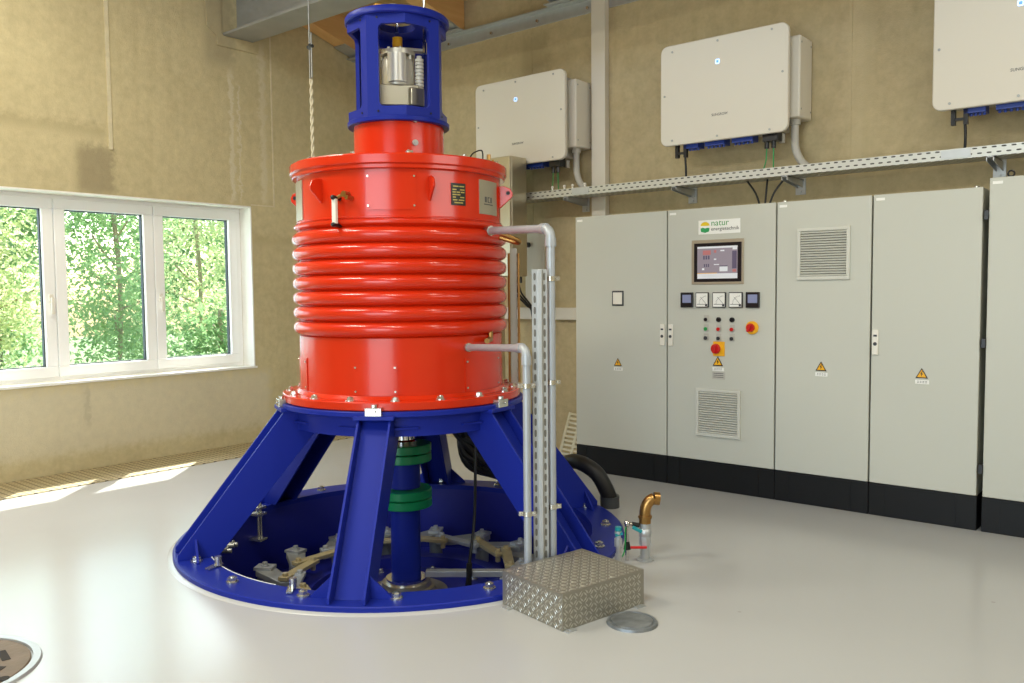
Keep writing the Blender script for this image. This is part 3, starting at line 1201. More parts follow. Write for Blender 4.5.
b = B()
b.cyl((0.02, -0.125, 2.74), (0.02, -0.125, 2.765), 0.02, seg=16)
obj('yellow_collar', b, YELLOW, parent=oh)
b = B()
b.cyl((0, 0, 2.845), (0, 0, 2.96), 0.012)
obj('rod', b, CHROME, parent=oh)
b = B()
b.cyl((0.05, 0.15, 2.77), (0.05, 0.15, 3.05), 0.008)
b.cyl((0.05, 0.15, 2.75), (0.05, 0.15, 2.81), 0.014, seg=8)
obj('rod', b, CHROME, parent=oh)
b = B()
b.box((0.0, -0.09, 2.975), (0.09, 0.09, 0.08), rot=(0, 0, 0.3))
b.box((0.0, 0.09, 2.97), (0.05, 0.06, 0.075))
b.mi = 1
b.cyl((0.05, -0.02, 2.945), (0.05, -0.02, 3.01), 0.03)
b.cyl((0.0, 0.03, 2.945), (0.0, 0.03, 3.02), 0.022)
b.cyl((0.1, 0.12, 2.945), (0.1, 0.12, 2.97), 0.012, seg=6)
obj('top_block', b, [YELLOW, CAST], parent=oh, bevel=0.003)

# shaft and green couplings
b = B()
b.lathe([(0.0, -0.34), (0.086, -0.34), (0.086, 0.165), (0.0, 0.165)], seg=48)
b.lathe([(0.0, 0.27), (0.090, 0.27), (0.090, 0.43), (0.0, 0.43)], seg=48)
sh = obj('shaft', b, BLUE, parent=gen)
b = B()
b.lathe([(0.0, 0.525), (0.072, 0.525), (0.072, 0.54), (0.060, 0.55), (0.060, 0.80), (0.0, 0.80)], seg=40)
obj('shaft_journal', b, CHROME, parent=sh)
for z in (0.160, 0.424):
    b = B()
    for dz in (0.0, 0.054):
        b.lathe([(0.0, z + dz), (0.152, z + dz), (0.156, z + dz + 0.004), (0.156, z + dz + 0.045), (0.152, z + dz + 0.049), (0.0, z + dz + 0.049)], seg=64)
    obj('coupling_flange', b, GREEN, parent=sh)
b = B()
b.lathe([(0.24, -0.37), (0.24, -0.345), (0.17, -0.34), (0.165, -0.315), (0.145, -0.31), (0.14, -0.285), (0.088, -0.28), (0.0, -0.28)], seg=56)
sg = obj('shaft_seal', b, STEEL, parent=gen)
b = B()
b.lathe([(0.118, -0.287), (0.118, -0.262), (0.088, -0.262), (0.088, -0.287)], seg=48, closed=True)
obj('clamp_ring', b, CHROME, parent=sg)

# guide vane levers around the head cover
for i in range(16):
    a = rad(360 / 16 * i + 9)
    tilt = 0.62
    b = B()
    p0, p1 = Vector((0.86, 0.0)), Vector((0.66, 0.19))
    dd = (p1 - p0)
    nn = Vector((-dd.y, dd.x)).normalized()
    poly = [p0 + nn * 0.06, p0 - dd.normalized() * 0.06, p0 - nn * 0.06, p1 - nn * 0.04, p1 + dd.normalized() * 0.04, p1 + nn * 0.04]
    b.prism([(p.x, p.y, -0.325) for p in poly], (0, 0, 0.035))
    b.cyl((0.86, 0, -0.47), (0.86, 0, -0.325), 0.045, seg=20)
    lv = obj('guide_vane_lever', b, CAST, parent=gen, smooth=False, bevel=0.004)
    lv.rotation_euler = (0, 0, a)
    lv.location = (0, 0, 0.05)
    b = B()
    b.cyl((0.86, 0, -0.29), (0.86, 0, -0.265), 0.024, seg=16)
    b.cyl((0.86, 0, -0.265), (0.86, 0, -0.25), 0.015, seg=6)
    b.box((0.86, 0.0, -0.282), (0.11, 0.085, 0.016))
    obj('lever_pin', b, GALV, parent=lv, smooth=False)
    b = B()
    q0, q1 = Vector((0.66, 0.19, -0.275)), Vector((0.60, -0.10, -0.275))
    b.box((q0 + q1) / 2, ((q1 - q0).length + 0.06, 0.06, 0.022), rot=(0, 0, math.atan2((q1 - q0).y, (q1 - q0).x)))
    b.cyl(q0 - Vector((0, 0, 0.05)), q0 + Vector((0, 0, 0.03)), 0.016, seg=12)
    b.cyl(q1 - Vector((0, 0, 0.05)), q1 + Vector((0, 0, 0.03)), 0.016, seg=12)
    obj('link_bar', b, OLIVE if i % 3 else GALV, parent=lv, smooth=False, bevel=0.002)
b = B()
b.lathe([(0.55, -0.395), (0.55, -0.32), (0.63, -0.32), (0.63, -0.395)], seg=96, closed=True)
obj('regulating_ring', b, DBLUE, parent=gen)
# small devices on the regulating ring and casing
b = B()
b.box((0.50, 0.36, -0.30), (0.12, 0.12, 0.12), rot=(0, 0, 0.6))
b.box((0.42, 0.50, -0.33), (0.08, 0.06, 0.09), rot=(0, 0, 0.6))
act = obj('actuator_box', b, mat('blue_grey_paint', '5A6C8C', 0.4), parent=gen, bevel=0.004)
b = B()
b.cyl((0.52, 0.22, -0.36), (0.60, 0.18, -0.28), 0.045, seg=20)
b.cyl((0.60, 0.18, -0.28), (0.62, 0.17, -0.26), 0.03, seg=12)
obj('motor_end', b, CHROME, parent=act)
b = B()
b.box((0.10, 0.42, -0.23), (0.05, 0.62, 0.035), rot=(0, 0, -0.15))
b.cyl((0.13, 0.68, -0.30), (0.13, 0.68, -0.17), 0.03, seg=14)
obj('push_rod', b, GALV, parent=gen, bevel=0.003)
b = B()
a = rad(-118)
c, s = math.cos(a), math.sin(a)
for dt in (-0.012, 0.012):
    p = Vector((1.03 * c, 1.03 * s, 0)) + Vector((-s, c, 0)) * dt
    b.cyl(p + Vector((0, 0, -0.14)), p + Vector((0, 0, 0.15)), 0.008, seg=10)
for z in (-0.14, 0.06, 0.02):
    b.box((1.045 * c, 1.045 * s, z), (0.09, 0.07, 0.014), rot=(0, 0, a))
obj('level_probe', b, ZINC, parent=gen)
b = B()
a = rad(-95)
c, s = math.cos(a), math.sin(a)
for t in (-0.06, 0.0, 0.06):
    p = Vector((1.04 * c, 1.04 * s, -0.06 - 0.2 * abs(t))) + Vector((-s, c, 0)) * t
    b.cyl(p, p + Vector((-0.05 * c, -0.05 * s, 0)), 0.014, seg=12)
b.cyl(Vector((1.02 * c, 1.02 * s, -0.06)) + Vector((-s, c, 0)) * -0.09, Vector((1.02 * c, 1.02 * s, -0.06)) + Vector((-s, c, 0)) * 0.09, 0.007)
obj('sensor_rail', b, CAST, parent=gen)
b = B()
b.tube([(0.05, 0.42, 0.76), (0.06, 0.41, 0.5), (0.05, 0.40, 0.1), (0.12, 0.37, -0.1), (0.15, 0.34, -0.3)], 0.009, smooth=6)
b.cyl((0.135, 0.355, -0.3), (0.13, 0.36, -0.16), 0.017)
obj('control_cable', b, BLACK, parent=gen)


def W2L(p):
    """world point to the machine's own frame"""
    v = Vector(p) - Vector((CX, CY, 0))
    c, s = math.cos(-CAMA), math.sin(-CAMA)
    return Vector((c * v.x - s * v.y, s * v.x + c * v.y, v.z))


# ------------------------------------------------------------------ black cable bundle and hose behind the machine
b = B()
rn = random.Random(3)
for i in range(16):
    o1, o2, o3 = (Vector((rn.uniform(-.085, .085), rn.uniform(-.06, .06), rn.uniform(-.07, .07))) for _ in range(3))
    b.tube([Vector((-3.96, 4.12, 0.80)) + o1 * 0.7, Vector((-4.06, 4.33, 0.50)) + o1, Vector((-3.99, 4.38, 0.27)) + o2, Vector((-3.78, 4.46, 0.18)) + o2, Vector((-3.42, 4.66, 0.10)) + o3 * 0.5], 0.03, seg=8, smooth=6)
tag(obj('cable_bundle', b, BLACK, at=(-3.6, 4.6, 0)), 'bundle of thick black cables dropping from under the red generator to the floor', 'cables')
b = B()
b.tube([(-3.50, 4.66, 0.10), (-3.40, 4.63, 0.19), (-3.27, 4.57, 0.26), (-3.14, 4.52, 0.27), (-3.03, 4.52, 0.22), (-2.975, 4.545, 0.12), (-2.965, 4.575, 0.05)], 0.05, seg=14, smooth=7)
hs = obj('flexible_hose', b, BLACK, at=(-3.1, 4.55, 0))
b = B()
b.cyl((-2.965, 4.572, 0.075), (-2.967, 4.578, 0.0), 0.062, seg=20)
c_ = obj('hose_collar', b, DGREY, at=(-3.1, 4.55, 0))
c_.parent = hs
c_.location = (0, 0, 0)
tag(hs, 'thick black hose arching to the floor beside the blue foot ring', 'hose')

# ------------------------------------------------------------------ galvanised pipes and perforated post in front
def gpipe(label, wx_, wy_, zt, r, ang, rb, zs):
    """pipe from the housing (angle ang, machine frame) to an elbow and down to the foot ring"""
    root = thing('cooling_pipe', label, 'pipe', loc=(wx_, wy_, 0.032))
    A = CAMA + rad(ang)
    st = Vector((CX + rb * math.cos(A), CY + rb * math.sin(A), zs))
    en = Vector((wx_, wy_, zt))
    d = (en - st).normalized()
    re = r * 2.4
    b = B()
    b.cyl(st - d * 0.01, en - d * re, r, seg=20)
    b.cyl((wx_, wy_, 0.034), (wx_, wy_, zt - re), r, seg=20)
    obj('pipe_run', b, GALVP, parent=root)
    b = B()
    pts = [en - d * (re + 0.02)]
    for q in range(9):
        a = rad(90 * q / 8)
        pts.append(en - d * re + d * re * math.sin(a) + Vector((0, 0, -re + re * math.cos(a))))
    pts.append(en + Vector((0, 0, -re - 0.02)))
    b.tube(pts, r * 1.15, seg=18)
    b.cyl(en - d * (re + 0.035), en - d * (re - 0.005), r * 1.3, seg=20)
    b.cyl(en + Vector((0, 0, -re - 0.035)), en + Vector((0, 0, -re + 0.005)), r * 1.3, seg=20)
    obj('elbow', b, GALVP, parent=root)
    b = B()
    b.cyl(st - d * 0.035, st + d * 0.025, r * 1.35, seg=8)
    obj('union', b, ZINC, parent=root)
    return root, st, en


def clamp(root, x, y, z, r):
    b = B()
    b.cyl((x, y, z - 0.011), (x, y, z + 0.011), r * 1.28, seg=20)
    for s in (-1, 1):
        b.box((x + s * (r + 0.012) * 0.77, y + s * (r + 0.012) * 0.64, z), (0.022, 0.008, 0.02), rot=(0, 0, 0.69))
        b.cyl((x + s * (r + 0.014) * 0.77 - 0.008 * 0.64, y + s * (r + 0.014) * 0.64 + 0.008 * 0.77, z), (x + s * (r + 0.014) * 0.77 + 0.012 * 0.64, y + s * (r + 0.014) * 0.64 - 0.012 * 0.77, z), 0.005, seg=8)
    obj('pipe_clamp', b, ZINC, parent=root)


PAx, PAy = -2.387, 3.183
PBx, PBy = -2.418, 3.034
ra, sa, ea = gpipe('tall galvanised pipe with an elbow level with the top of the red ribs', PAx, PAy, 1.688, 0.020, 52, 0.60, 1.722)
for z in (1.455, 0.97, 0.38, 0.05):
    clamp(ra, PAx, PAy, z, 0.020)
rb_, sb, eb = gpipe('shorter galvanised pipe with an elbow below the red ribs', PBx, PBy, 1.138, 0.0178, 36, 0.578, 1.105)
for z in (0.965, 0.37, 0.05):
    clamp(rb_, PBx, PBy, z, 0.0178)
b = B()
b.tube([sa + Vector((0.03, 0.05, -0.01)), sa + Vector((0.10, 0.12, -0.05)), sa + Vector((0.06, 0.16, -0.06)), sa + Vector((-0.03, 0.12, -0.03))], 0.012, smooth=6)
obj('branch_pipe', b, BRASS, parent=ra)
b = B()
b.tube([sb + Vector((0.05, 0.10, 0.03)), sb + Vector((0.02, 0.16, 0.035)), sb + Vector((-0.03, 0.22, 0.03))], 0.014, smooth=5)
b.cyl(sb + Vector((0.0, 0.19, 0.03)), sb + Vector((0.0, 0.19, 0.09)), 0.012, seg=8)
obj('branch_pipe', b, BRASS, parent=rb_)

sp = thing('perforated_post', 'upright perforated steel post between the two galvanised pipes', 'post', loc=(-2.400, 3.113, 0.034), rz=rad(40), world=False)
b = B()
b.box((0, -0.012, 0.732), (0.020, 0.028, 1.464))
obj('post_web', b, GALV, parent=sp, smooth=False, bevel=0.002)
for s in (-1, 1):
    b = B()
    b.box((s * 0.0225, 0.0, 0.732), (0.025, 0.004, 1.464))
    b.box((s * 0.034, 0.008, 0.732), (0.003, 0.018, 1.464))
    obj('slotted_flange', b, STRUTM, parent=sp, smooth=False)

# ------------------------------------------------------------------ checker plate cover
bxA, bxB, bxD = Vector((-2.018, 2.757, 0)), Vector((-2.408, 2.852, 0)), Vector((-1.917, 3.233, 0))
ex = (bxB - bxA).normalized()
ey = (bxD - bxA).normalized()
LX, LY, BH = (bxB - bxA).length, (bxD - bxA).length, 0.158
cov = thing('checker_plate_box', 'low silver checker-plate box on the floor in front of the blue ring', 'floor cover', loc=bxA, rz=math.atan2(ey.y, ey.x), world=False)
# local: +x along ey (to the right), +y along ex (towards the machine)
b = B()
t = 0.004
b.span(0, LY, 0, LX, BH - t, BH)
b.span(0, LY, 0, t, 0.0, BH - t)
b.span(0, t, t, LX, 0.0, BH - t)
b.span(LY - t, LY, t, LX, 0.036, BH - t)
b.span(t, LY - t, LX - t, LX, 0.036, BH - t)
obj('cover_sheet', b, COVERC, parent=cov, smooth=False, bevel=0.0015)
b = B()


def lozenge(o, u, v, n, ang, L=0.0135, W=0.0038, H=0.0022):
    d = u * math.cos(ang) + v * math.sin(ang)
    e = -u * math.sin(ang) + v * math.cos(ang)
    base_ = [o + d * L, o + e * W, o - d * L, o - e * W]
    top = [o + d * L * 0.6 + n * H, o + e * W * 0.4 + n * H, o - d * L * 0.6 + n * H, o - e * W * 0.4 + n * H]
    vb = [b.bm.verts.new(p) for p in base_]
    vt = [b.bm.verts.new(p) for p in top]
    b.bm.faces.new(vt)
    for i in range(4):
        j = (i + 1) % 4
        b.bm.faces.new((vb[i], vb[j], vt[j], vt[i]))


X_, Y_, Z_ = Vector((1, 0, 0)), Vector((0, 1, 0)), Vector((0, 0, 1))
for (o, u, v, n, lu, lv_) in ((Vector((0, 0, BH)), X_, Y_, Z_, LY, LX), (Vector((0, 0, 0)), X_, Z_, -Y_, LY, BH), (Vector((0, 0, 0)), Y_, Z_, -X_, LX, BH)):
    st_ = 0.029
    i0 = 0
    uu = st_ * 0.6
    while uu < lu - 0.012:
        vv = st_ * 0.6
        j0 = 0
        while vv < lv_ - 0.012:
            sgn = 1 if (i0 + j0) % 2 else -1
            for off in (-0.006, 0.006):
                ctr = o + u * uu + v * vv + n * 0.0002
                ang = sgn * rad(45)
                ctr = ctr + (-u * math.sin(ang) + v * math.cos(ang)) * off
                lozenge(ctr, u, v, n, ang, L=0.0145, W=0.0042, H=0.0011)
            vv += st_
            j0 += 1
        uu += st_
        i0 += 1
obj('tread_pattern', b, mat('tread_alloy', 'C6C3B8', 0.3, 0.8), parent=cov, smooth=False)
for (px_, py_, sx_, sy_) in ((0.03, -0.012, 0.05, 0.03), (LY - 0.04, -0.012, 0.05, 0.03), (-0.012, LX - 0.05, 0.03, 0.05)):
    b = B()
    b.box((px_, py_, 0.002), (sx_, sy_, 0.004))
    b.cyl((px_, py_, 0.004), (px_, py_, 0.008), 0.006, seg=6)
    obj('fixing_tab', b, GALV, parent=cov, smooth=False)

# ------------------------------------------------------------------ floor covers
b = B()
b.lathe([(0.0, 0.012), (0.085, 0.012), (0.087, 0.008), (0.092, 0.008), (0.094, 0.012), (0.104, 0.011), (0.108, 0.0)], seg=64)
tag(obj('manhole_cover', b, MANH, at=(0, 0, 0)), 'small round steel cover in the floor beside the checker-plate box', 'floor cover')
bpy.data.objects['manhole_cover'].location = (-1.845, 3.015, 0.0)
root = thing('drain_cover', 'round rusty iron cover set in the floor in the near corner of the picture', 'floor cover', loc=(-3.608, 1.013, 0.0))
b = B()
b.lathe([(0.0, 0.008), (0.295, 0.008), (0.30, 0.002)], seg=72, c=(-3.608, 1.013, 0))
ci = obj('iron_disc', b, RUST, parent=root)
b = B()
b.lathe([(0.303, 0.001), (0.306, 0.010), (0.332, 0.010), (0.338, 0.0)], seg=72, c=(-3.608, 1.013, 0))
obj('steel_rim', b, GALV, parent=root)
b = B()
for q in range(8):
    a = rad(45 * q + 80)
    for r_, L_ in ((0.21, 0.06),):
        b.box((-3.608 + r_ * math.cos(a), 1.013 + r_ * math.sin(a), 0.0085), (0.03, 0.11, 0.003), rot=(0, 0, a))
b.cyl((-3.35, 1.14, 0.008), (-3.35, 1.14, 0.012), 0.02)
obj('slot', b, mat('dark_slot', '2A241E', 0.8), parent=root, bevel=0.001)

# perforated plates along the window wall
ys = [YF + 0.05, -0.9, 0.1, 1.1, 2.1, 3.1, 4.1, 5.1, YB - 0.01]
labs = {4: 'perforated floor plate by the window wall, in the near sun patch', 5: 'perforated floor plate by the window wall, in the sun patch closer to the machine',
        6: 'perforated floor plate by the window wall, just past the sun patches', 7: 'perforated floor plate in the far room corner behind the machine'}
for i in range(4, 8):
    b = B()
    b.span(XL + 0.006, -6.37, ys[i] + 0.004, ys[i + 1] - 0.004, 0.0, 0.006)
    o = obj('floor_plate', b, GRATEM, at=((XL - 6.37) / 2, (ys[i] + ys[i + 1]) / 2, 0), smooth=False)
    tag(o, labs[i], 'floor plate', group='perforated floor plates along the window wall')

# ------------------------------------------------------------------ valves on the floor
root = thing('standpipe', 'standpipe with a brass elbow and a red lever on the floor by the checker-plate box', 'valve', loc=(-2.231, 3.774, 0))
x, y = -2.231, 3.774
b = B()
b.cyl((x, y, 0), (x, y, 0.085), 0.024, seg=20)
b.cyl((x, y, 0.085), (x, y, 0.12), 0.031, seg=8)
b.cyl((x, y, 0.12), (x, y, 0.16), 0.028, seg=20)
b.sphere((x, y, 0.145), 0.034)
b.cyl((x, y, 0.16), (x, y, 0.20), 0.026, seg=20)
b.cyl((x, y, 0.0), (x, y, 0.008), 0.045, seg=24)
obj('valve_body', b, GALV, parent=root)
dr = Vector((0.77, 0.64, 0))
b = B()
b.cyl((x, y, 0.195), (x, y, 0.225), 0.032, seg=8)
b.cyl((x, y, 0.222), (x, y, 0.235), 0.036, seg=20)
pts = [Vector((x, y, 0.23))]
for q in range(8):
    a = rad(80 * q / 7)
    pts.append(Vector((x, y, 0.25)) + dr * 0.055 * (1 - math.cos(a)) + Vector((0, 0, 0.075 * math.sin(a))))
b.tube(pts, 0.029, seg=18)
e_ = pts[-1]
b.cyl(e_, e_ + dr * 0.028 + Vector((0, 0, -0.002)), 0.034, seg=20)
obj('brass_elbow', b, BRASS, parent=root)
b = B()
b.box((x - 0.035 * 0.77 + 0.02, y - 0.035 * 0.64 - 0.03, 0.078), (0.085, 0.016, 0.012), rot=(0, 0, 0.69))
obj('red_lever', b, REDB, parent=root, bevel=0.003)
b = B()
b.box((x - 0.02, y - 0.04, 0.165), (0.06, 0.012, 0.018), rot=(0, 0.5, 0.69))
obj('teal_lever', b, TEAL, parent=root, bevel=0.003)

root = thing('sample_pipe', 'thin steel sampling pipe with a black nut between the brass-elbow standpipe and the taped valve', 'valve', loc=(-2.29, 3.72, 0))
x, y = -2.30, 3.71
b = B()
b.cyl((x, y, 0), (x, y, 0.19), 0.010, seg=14)
b.sphere((x, y, 0.195), 0.017)
b.cyl((x, y, 0.195), (x + 0.045, y + 0.04, 0.185), 0.008)
obj('pipe', b, CHROME, parent=root)
b = B()
b.cyl((x, y, 0.06), (x, y, 0.10), 0.019, 0.012, seg=12)
b.cyl((x + 0.02, y + 0.016, 0.192), (x + 0.048, y + 0.042, 0.184), 0.012, seg=10)
obj('black_nut', b, BLACK, parent=root)
root = thing('taped_valve', 'small steel valve with a blue top next to the blue foot ring', 'valve', loc=(-2.225, 3.50, 0))
x, y = -2.292, 3.614
root.location = (x, y, 0)
ORIG[root.name] = Vector((x, y, 0))
b = B()
b.cyl((x, y, 0), (x, y, 0.06), 0.018, seg=8)
b.cyl((x, y, 0.06), (x, y, 0.10), 0.013)
b.cyl((x, y, 0.10), (x, y, 0.14), 0.021, seg=8)
b.cyl((x, y, 0.14), (x, y, 0.19), 0.012)
b.cyl((x, y, 0.165), (x, y, 0.178), 0.019, seg=8)
obj('valve_body', b, GALV, parent=root)
b = B()
b.cyl((x, y, 0.18), (x, y, 0.20), 0.017, seg=14)
b.box((x + 0.008, y - 0.008, 0.165), (0.038, 0.010, 0.014), rot=(0, -0.3, 0.69))
obj('blue_top', b, TEAL, parent=root)
b = B()
b.tube([(-2.285, 3.625, 0.05), (-2.29, 3.65, 0.04), (-2.30, 3.69, 0.07), (-2.305, 3.70, 0.14), (-2.30, 3.70, 0.175)], 0.004, seg=8, smooth=6)
tag(obj('earth_wire', b, GREENB, at=(-2.33, 3.72, 0.05)), 'loose green wire looped between the small floor valves', 'wire')

# ------------------------------------------------------------------ control cabinets
YC = 5.39
X0 = -3.806
EDGES = [X0, X0 + 0.8, X0 + 1.6, X0 + 2.2, X0 + 2.8]
ZT = 1.958


def warning(parent, x, z, s=0.07, y=YC - 0.001):
    """yellow triangle with a lightning bolt and a white text strip"""
    b = B()
    h = s * 0.87
    b.prism([(x - s / 2, y, z - h / 2), (x + s / 2, y, z - h / 2), (x, y, z + h / 2)], (0, -0.001, 0))
    b.mi = 1
    q = 0.74
    b.prism([(x - s / 2 * q, y - 0.001, z - h / 2 + s * 0.085), (x + s / 2 * q, y - 0.001, z - h / 2 + s * 0.085), (x, y - 0.001, z - h / 2 + s * 0.085 + h * q)], (0, -0.0004, 0))
    b.mi = 0
    k_ = s / 0.07
    bolt = [(0.002, 0.016), (-0.008, -0.003), (-0.001, -0.002), (-0.004, -0.018), (0.007, 0.002), (0.0, 0.001), (0.006, 0.016)]
    b.prism([(x + u * k_, y - 0.0014, z - 0.004 * k_ + v * k_) for u, v in bolt], (0, -0.0004, 0))
    o = obj('warning_sign', b, [BLACKG, SIGNY], parent=parent, smooth=False)
    b = B()
    b.box((x + 0.003, y - 0.0005, z - h / 2 - 0.022), (s * 1.1, 0.001, 0.024))
    b.mi = 1
    for i in range(4):
        b.box((x - 0.02 + 0.015 * i, y - 0.0012, z - h / 2 - 0.018), (0.010, 0.0004, 0.003))
        b.box((x - 0.02 + 0.015 * i, y - 0.0012, z - h / 2 - 0.026), (0.010, 0.0004, 0.003))
    obj('notice_strip', b, [LABELW, TXTK], parent=parent, smooth=False)


def vent(parent, x0, x1, z0, z1, n=18):
    b = B()
    y = YC
    w = 0.022
    b.span(x0, x1, y - 0.014, y, z0, z0 + w)
    b.span(x0, x1, y - 0.014, y, z1 - w, z1)
    b.span(x0, x0 + w, y - 0.014, y, z0 + w, z1 - w)
    b.span(x1 - w, x1, y - 0.014, y, z0 + w, z1 - w)
    v = obj('vent_grille', b, CABW, parent=parent, smooth=False, bevel=0.003)
    b = B()
    for i in range(n):
        z = z0 + w + (z1 - z0 - 2 * w) * (i + 0.5) / n
        b.box(((x0 + x1) / 2, y - 0.008, z), (x1 - x0 - 2 * w, 0.013, (z1 - z0 - 2 * w) / n * 0.42), rot=(0.5, 0, 0))
    obj('louvre', b, CABW, parent=v, smooth=False)
    b = B()
    b.span(x0 + w, x1 - w, y - 0.002, y - 0.0005, z0 + w, z1 - w)
    obj('filter_mat', b, mat('filter_dark', '6C6A60', 0.9), parent=v, smooth=False)


CABW = mat('vent_grey', 'CFCFC5', 0.45)


def lock(parent, x, z=1.075, h=0.155):
    b = B()
    b.box((x, YC - 0.006, z), (0.036, 0.012, h))
    l = obj('lock_handle', b, WPLAST, parent=parent, bevel=0.004)
    b = B()
    b.cyl((x, YC - 0.010, z - 0.01), (x, YC - 0.0145, z - 0.01), 0.011, seg=16)
    b.box((x, YC - 0.0125, z + 0.04), (0.02, 0.002, 0.012))
    obj('keyhole', b, DGREY, parent=l)


def cabinet(x0, x1, zt, label):
    root = thing('control_cabinet', label, 'cabinet', loc=((x0 + x1) / 2, 5.64, 0), group=None)
    b = B()
    b.span(x0 + 0.006, x1 - 0.006, YC + 0.022, YB - 0.02, 0.2, zt - 0.004)
    obj('carcass', b, CAB, parent=root, smooth=False)
    b = B()
    b.span(x0 + 0.005, x1 - 0.005, YC, YC + 0.02, 0.203, zt)
    d = obj('door', b, CAB, parent=root, smooth=False, bevel=0.004)
    b = B()
    b.span(x0 + 0.001, x1 - 0.001, YC + 0.006, YB - 0.03, 0.0, 0.199)
    p = obj('plinth', b, PLINTH, parent=root, smooth=False, bevel=0.003)
    b = B()
    b.span(x0 + 0.11, x1 - 0.11, YC + 0.003, YC + 0.006, 0.012, 0.19)
    for s in (x0 + 0.05, x1 - 0.05):
        b.span(s - 0.045, s + 0.045, YC + 0.004, YC + 0.006, 0.012, 0.19)
    obj('plinth_panel', b, PLINTH, parent=p, smooth=False)
    b = B()
    b.box((x0 + 0.045, YC - 0.0006, zt - 0.028), (0.05, 0.001, 0.016))
    obj('name_tag', b, LABELW, parent=d, smooth=False)
    return root, d


def eyebolt(root, x, z):
    b = B()
    b.tube([(x + 0.016 * math.cos(2 * PI * q / 16), YC + 0.06, z + 0.022 + 0.016 * math.sin(2 * PI * q / 16)) for q in range(17)], 0.005, seg=8)
    b.cyl((x, YC + 0.06, z - 0.005), (x, YC + 0.06, z + 0.008), 0.012)
    obj('lifting_eye', b, BLACKG, parent=root)


c1, d1 = cabinet(EDGES[0], EDGES[1], ZT, 'grey control cabinet with a single small socket, first from the machine')
b = B()
b.box((-3.418, YC - 0.005, 1.337), (0.078, 0.010, 0.088))
b.mi = 1
b.box((-3.418, YC - 0.003, 1.337), (0.100, 0.006, 0.112))
b.mi = 0
so = obj('socket', b, [WPLAST, DGREY], parent=d1, bevel=0.002)
warning(d1, -3.419, 0.862)
lock(d1, EDGES[1] - 0.035)

c2, d2 = cabinet(EDGES[1], EDGES[2], ZT, 'grey control cabinet with the touch screen, meters and push buttons')
lock(d2, EDGES[1] + 0.032)
# logo plate
b = B()
b.span(-2.762, -2.455, YC - 0.0015, YC, 1.776, 1.872)
lp = obj('logo_sign', b, LABELW, parent=c2, smooth=False)
b = B()
cx_, cz_ = -2.712, 1.83
pts = [(cx_ + 0.034 * math.cos(rad(a)), YC - 0.0016, cz_ + 0.004 + 0.026 * math.sin(rad(a))) for a in range(0, 181, 15)]
b.prism(pts, (0, -0.0006, 0))
b.mi = 1
b.prism([(cx_ - 0.034, YC - 0.0016, cz_ - 0.012), (cx_ - 0.017, YC - 0.0016, cz_ - 0.008), (cx_, YC - 0.0016, cz_ - 0.014), (cx_ + 0.017, YC - 0.0016, cz_ - 0.010), (cx_ + 0.034, YC - 0.0016, cz_ - 0.012), (cx_ + 0.03, YC - 0.0016, cz_ - 0.036), (cx_, YC - 0.0016, cz_ - 0.044), (cx_ - 0.03, YC - 0.0016, cz_ - 0.036)], (0, -0.0006, 0))
obj('logo_emblem', b, [LOGOY, LOGOG], parent=lp, smooth=False)
text('logo_lettering', 'natur', 0.058, TXTG, lp, wall_frame(-2.668, YC - 0.0018, 1.832), sx=1.05)
text('logo_lettering', 'energietechnik', 0.034, TXTK, lp, wall_frame(-2.668, YC - 0.0018, 1.799), sx=1.02)
# touch screen
b = B()
sx0, sx1, sz0, sz1 = -2.812, -2.426, 1.431, 1.737
b.span(sx0, sx1, YC - 0.006, YC, sz0, sz1)
ts = obj('touch_screen', b, mat('screen_bezel_beige', 'AFA48E', 0.4, 0.3), parent=c2, smooth=False, bevel=0.003)
b = B()
b.span(sx0 + 0.020, sx1 - 0.016, YC - 0.008, YC - 0.005, sz0 + 0.018, sz1 - 0.022)
obj('black_frame', b, BLACKG, parent=ts, smooth=False, bevel=0.002)
b = B()
gx0, gx1, gz0, gz1 = sx0 + 0.046, sx1 - 0.044, sz0 + 0.040, sz1 - 0.046
yy = YC - 0.0082


def gfx(mi, u0, u1, v0, v1, lift=0.0):
    b.mi = mi
    b.span(gx0 + (gx1 - gx0) * u0, gx0 + (gx1 - gx0) * u1, yy - 0.0004 - lift, yy + 0.0002, gz0 + (gz1 - gz0) * v0, gz0 + (gz1 - gz0) * v1)


gfx(0, 0, 1, 0, 1)
gfx(1, 0, 1, 0, 0.16, 0.0003)
gfx(1, 0, 1, 0.94, 1, 0.0003)
gfx(1, 0.88, 0.99, 0.88, 1.0, 0.0005)
gfx(2, 0.14, 0.34, 0.74, 0.88, 0.0003)
for i in range(3):
    gfx(3, 0.15 + 0.06 * i, 0.19 + 0.06 * i, 0.6, 0.72, 0.0003)
    gfx(3, 0.17 + 0.05 * i, 0.20 + 0.05 * i, 0.36, 0.46, 0.0003)
gfx(2, 0.42, 0.48, 0.8, 0.88, 0.0003)
gfx(1, 0.58, 0.68, 0.84, 0.88, 0.0003)
gfx(1, 0.42, 0.48, 0.58, 0.62, 0.0003)
gfx(1, 0.42, 0.55, 0.42, 0.45, 0.0003)
gfx(1, 0.56, 0.76, 0.22, 0.40, 0.0003)
gfx(3, 0.56, 0.76, 0.37, 0.40, 0.0006)
gfx(3, 0.87, 0.98, 0.30, 0.84, 0.0003)
gfx(2, 0.88, 0.97, 0.2, 0.28, 0.0003)
gfx(1, 0.12, 0.18, 0.27, 0.33, 0.0003)
b.mi = 4
gfx(4, 0, 0.5, 0.16, 0.18, 0.0006)
obj('display', b, [SCR, SCRW, SCRR, SCRD, SIGNY], parent=ts, smooth=False)
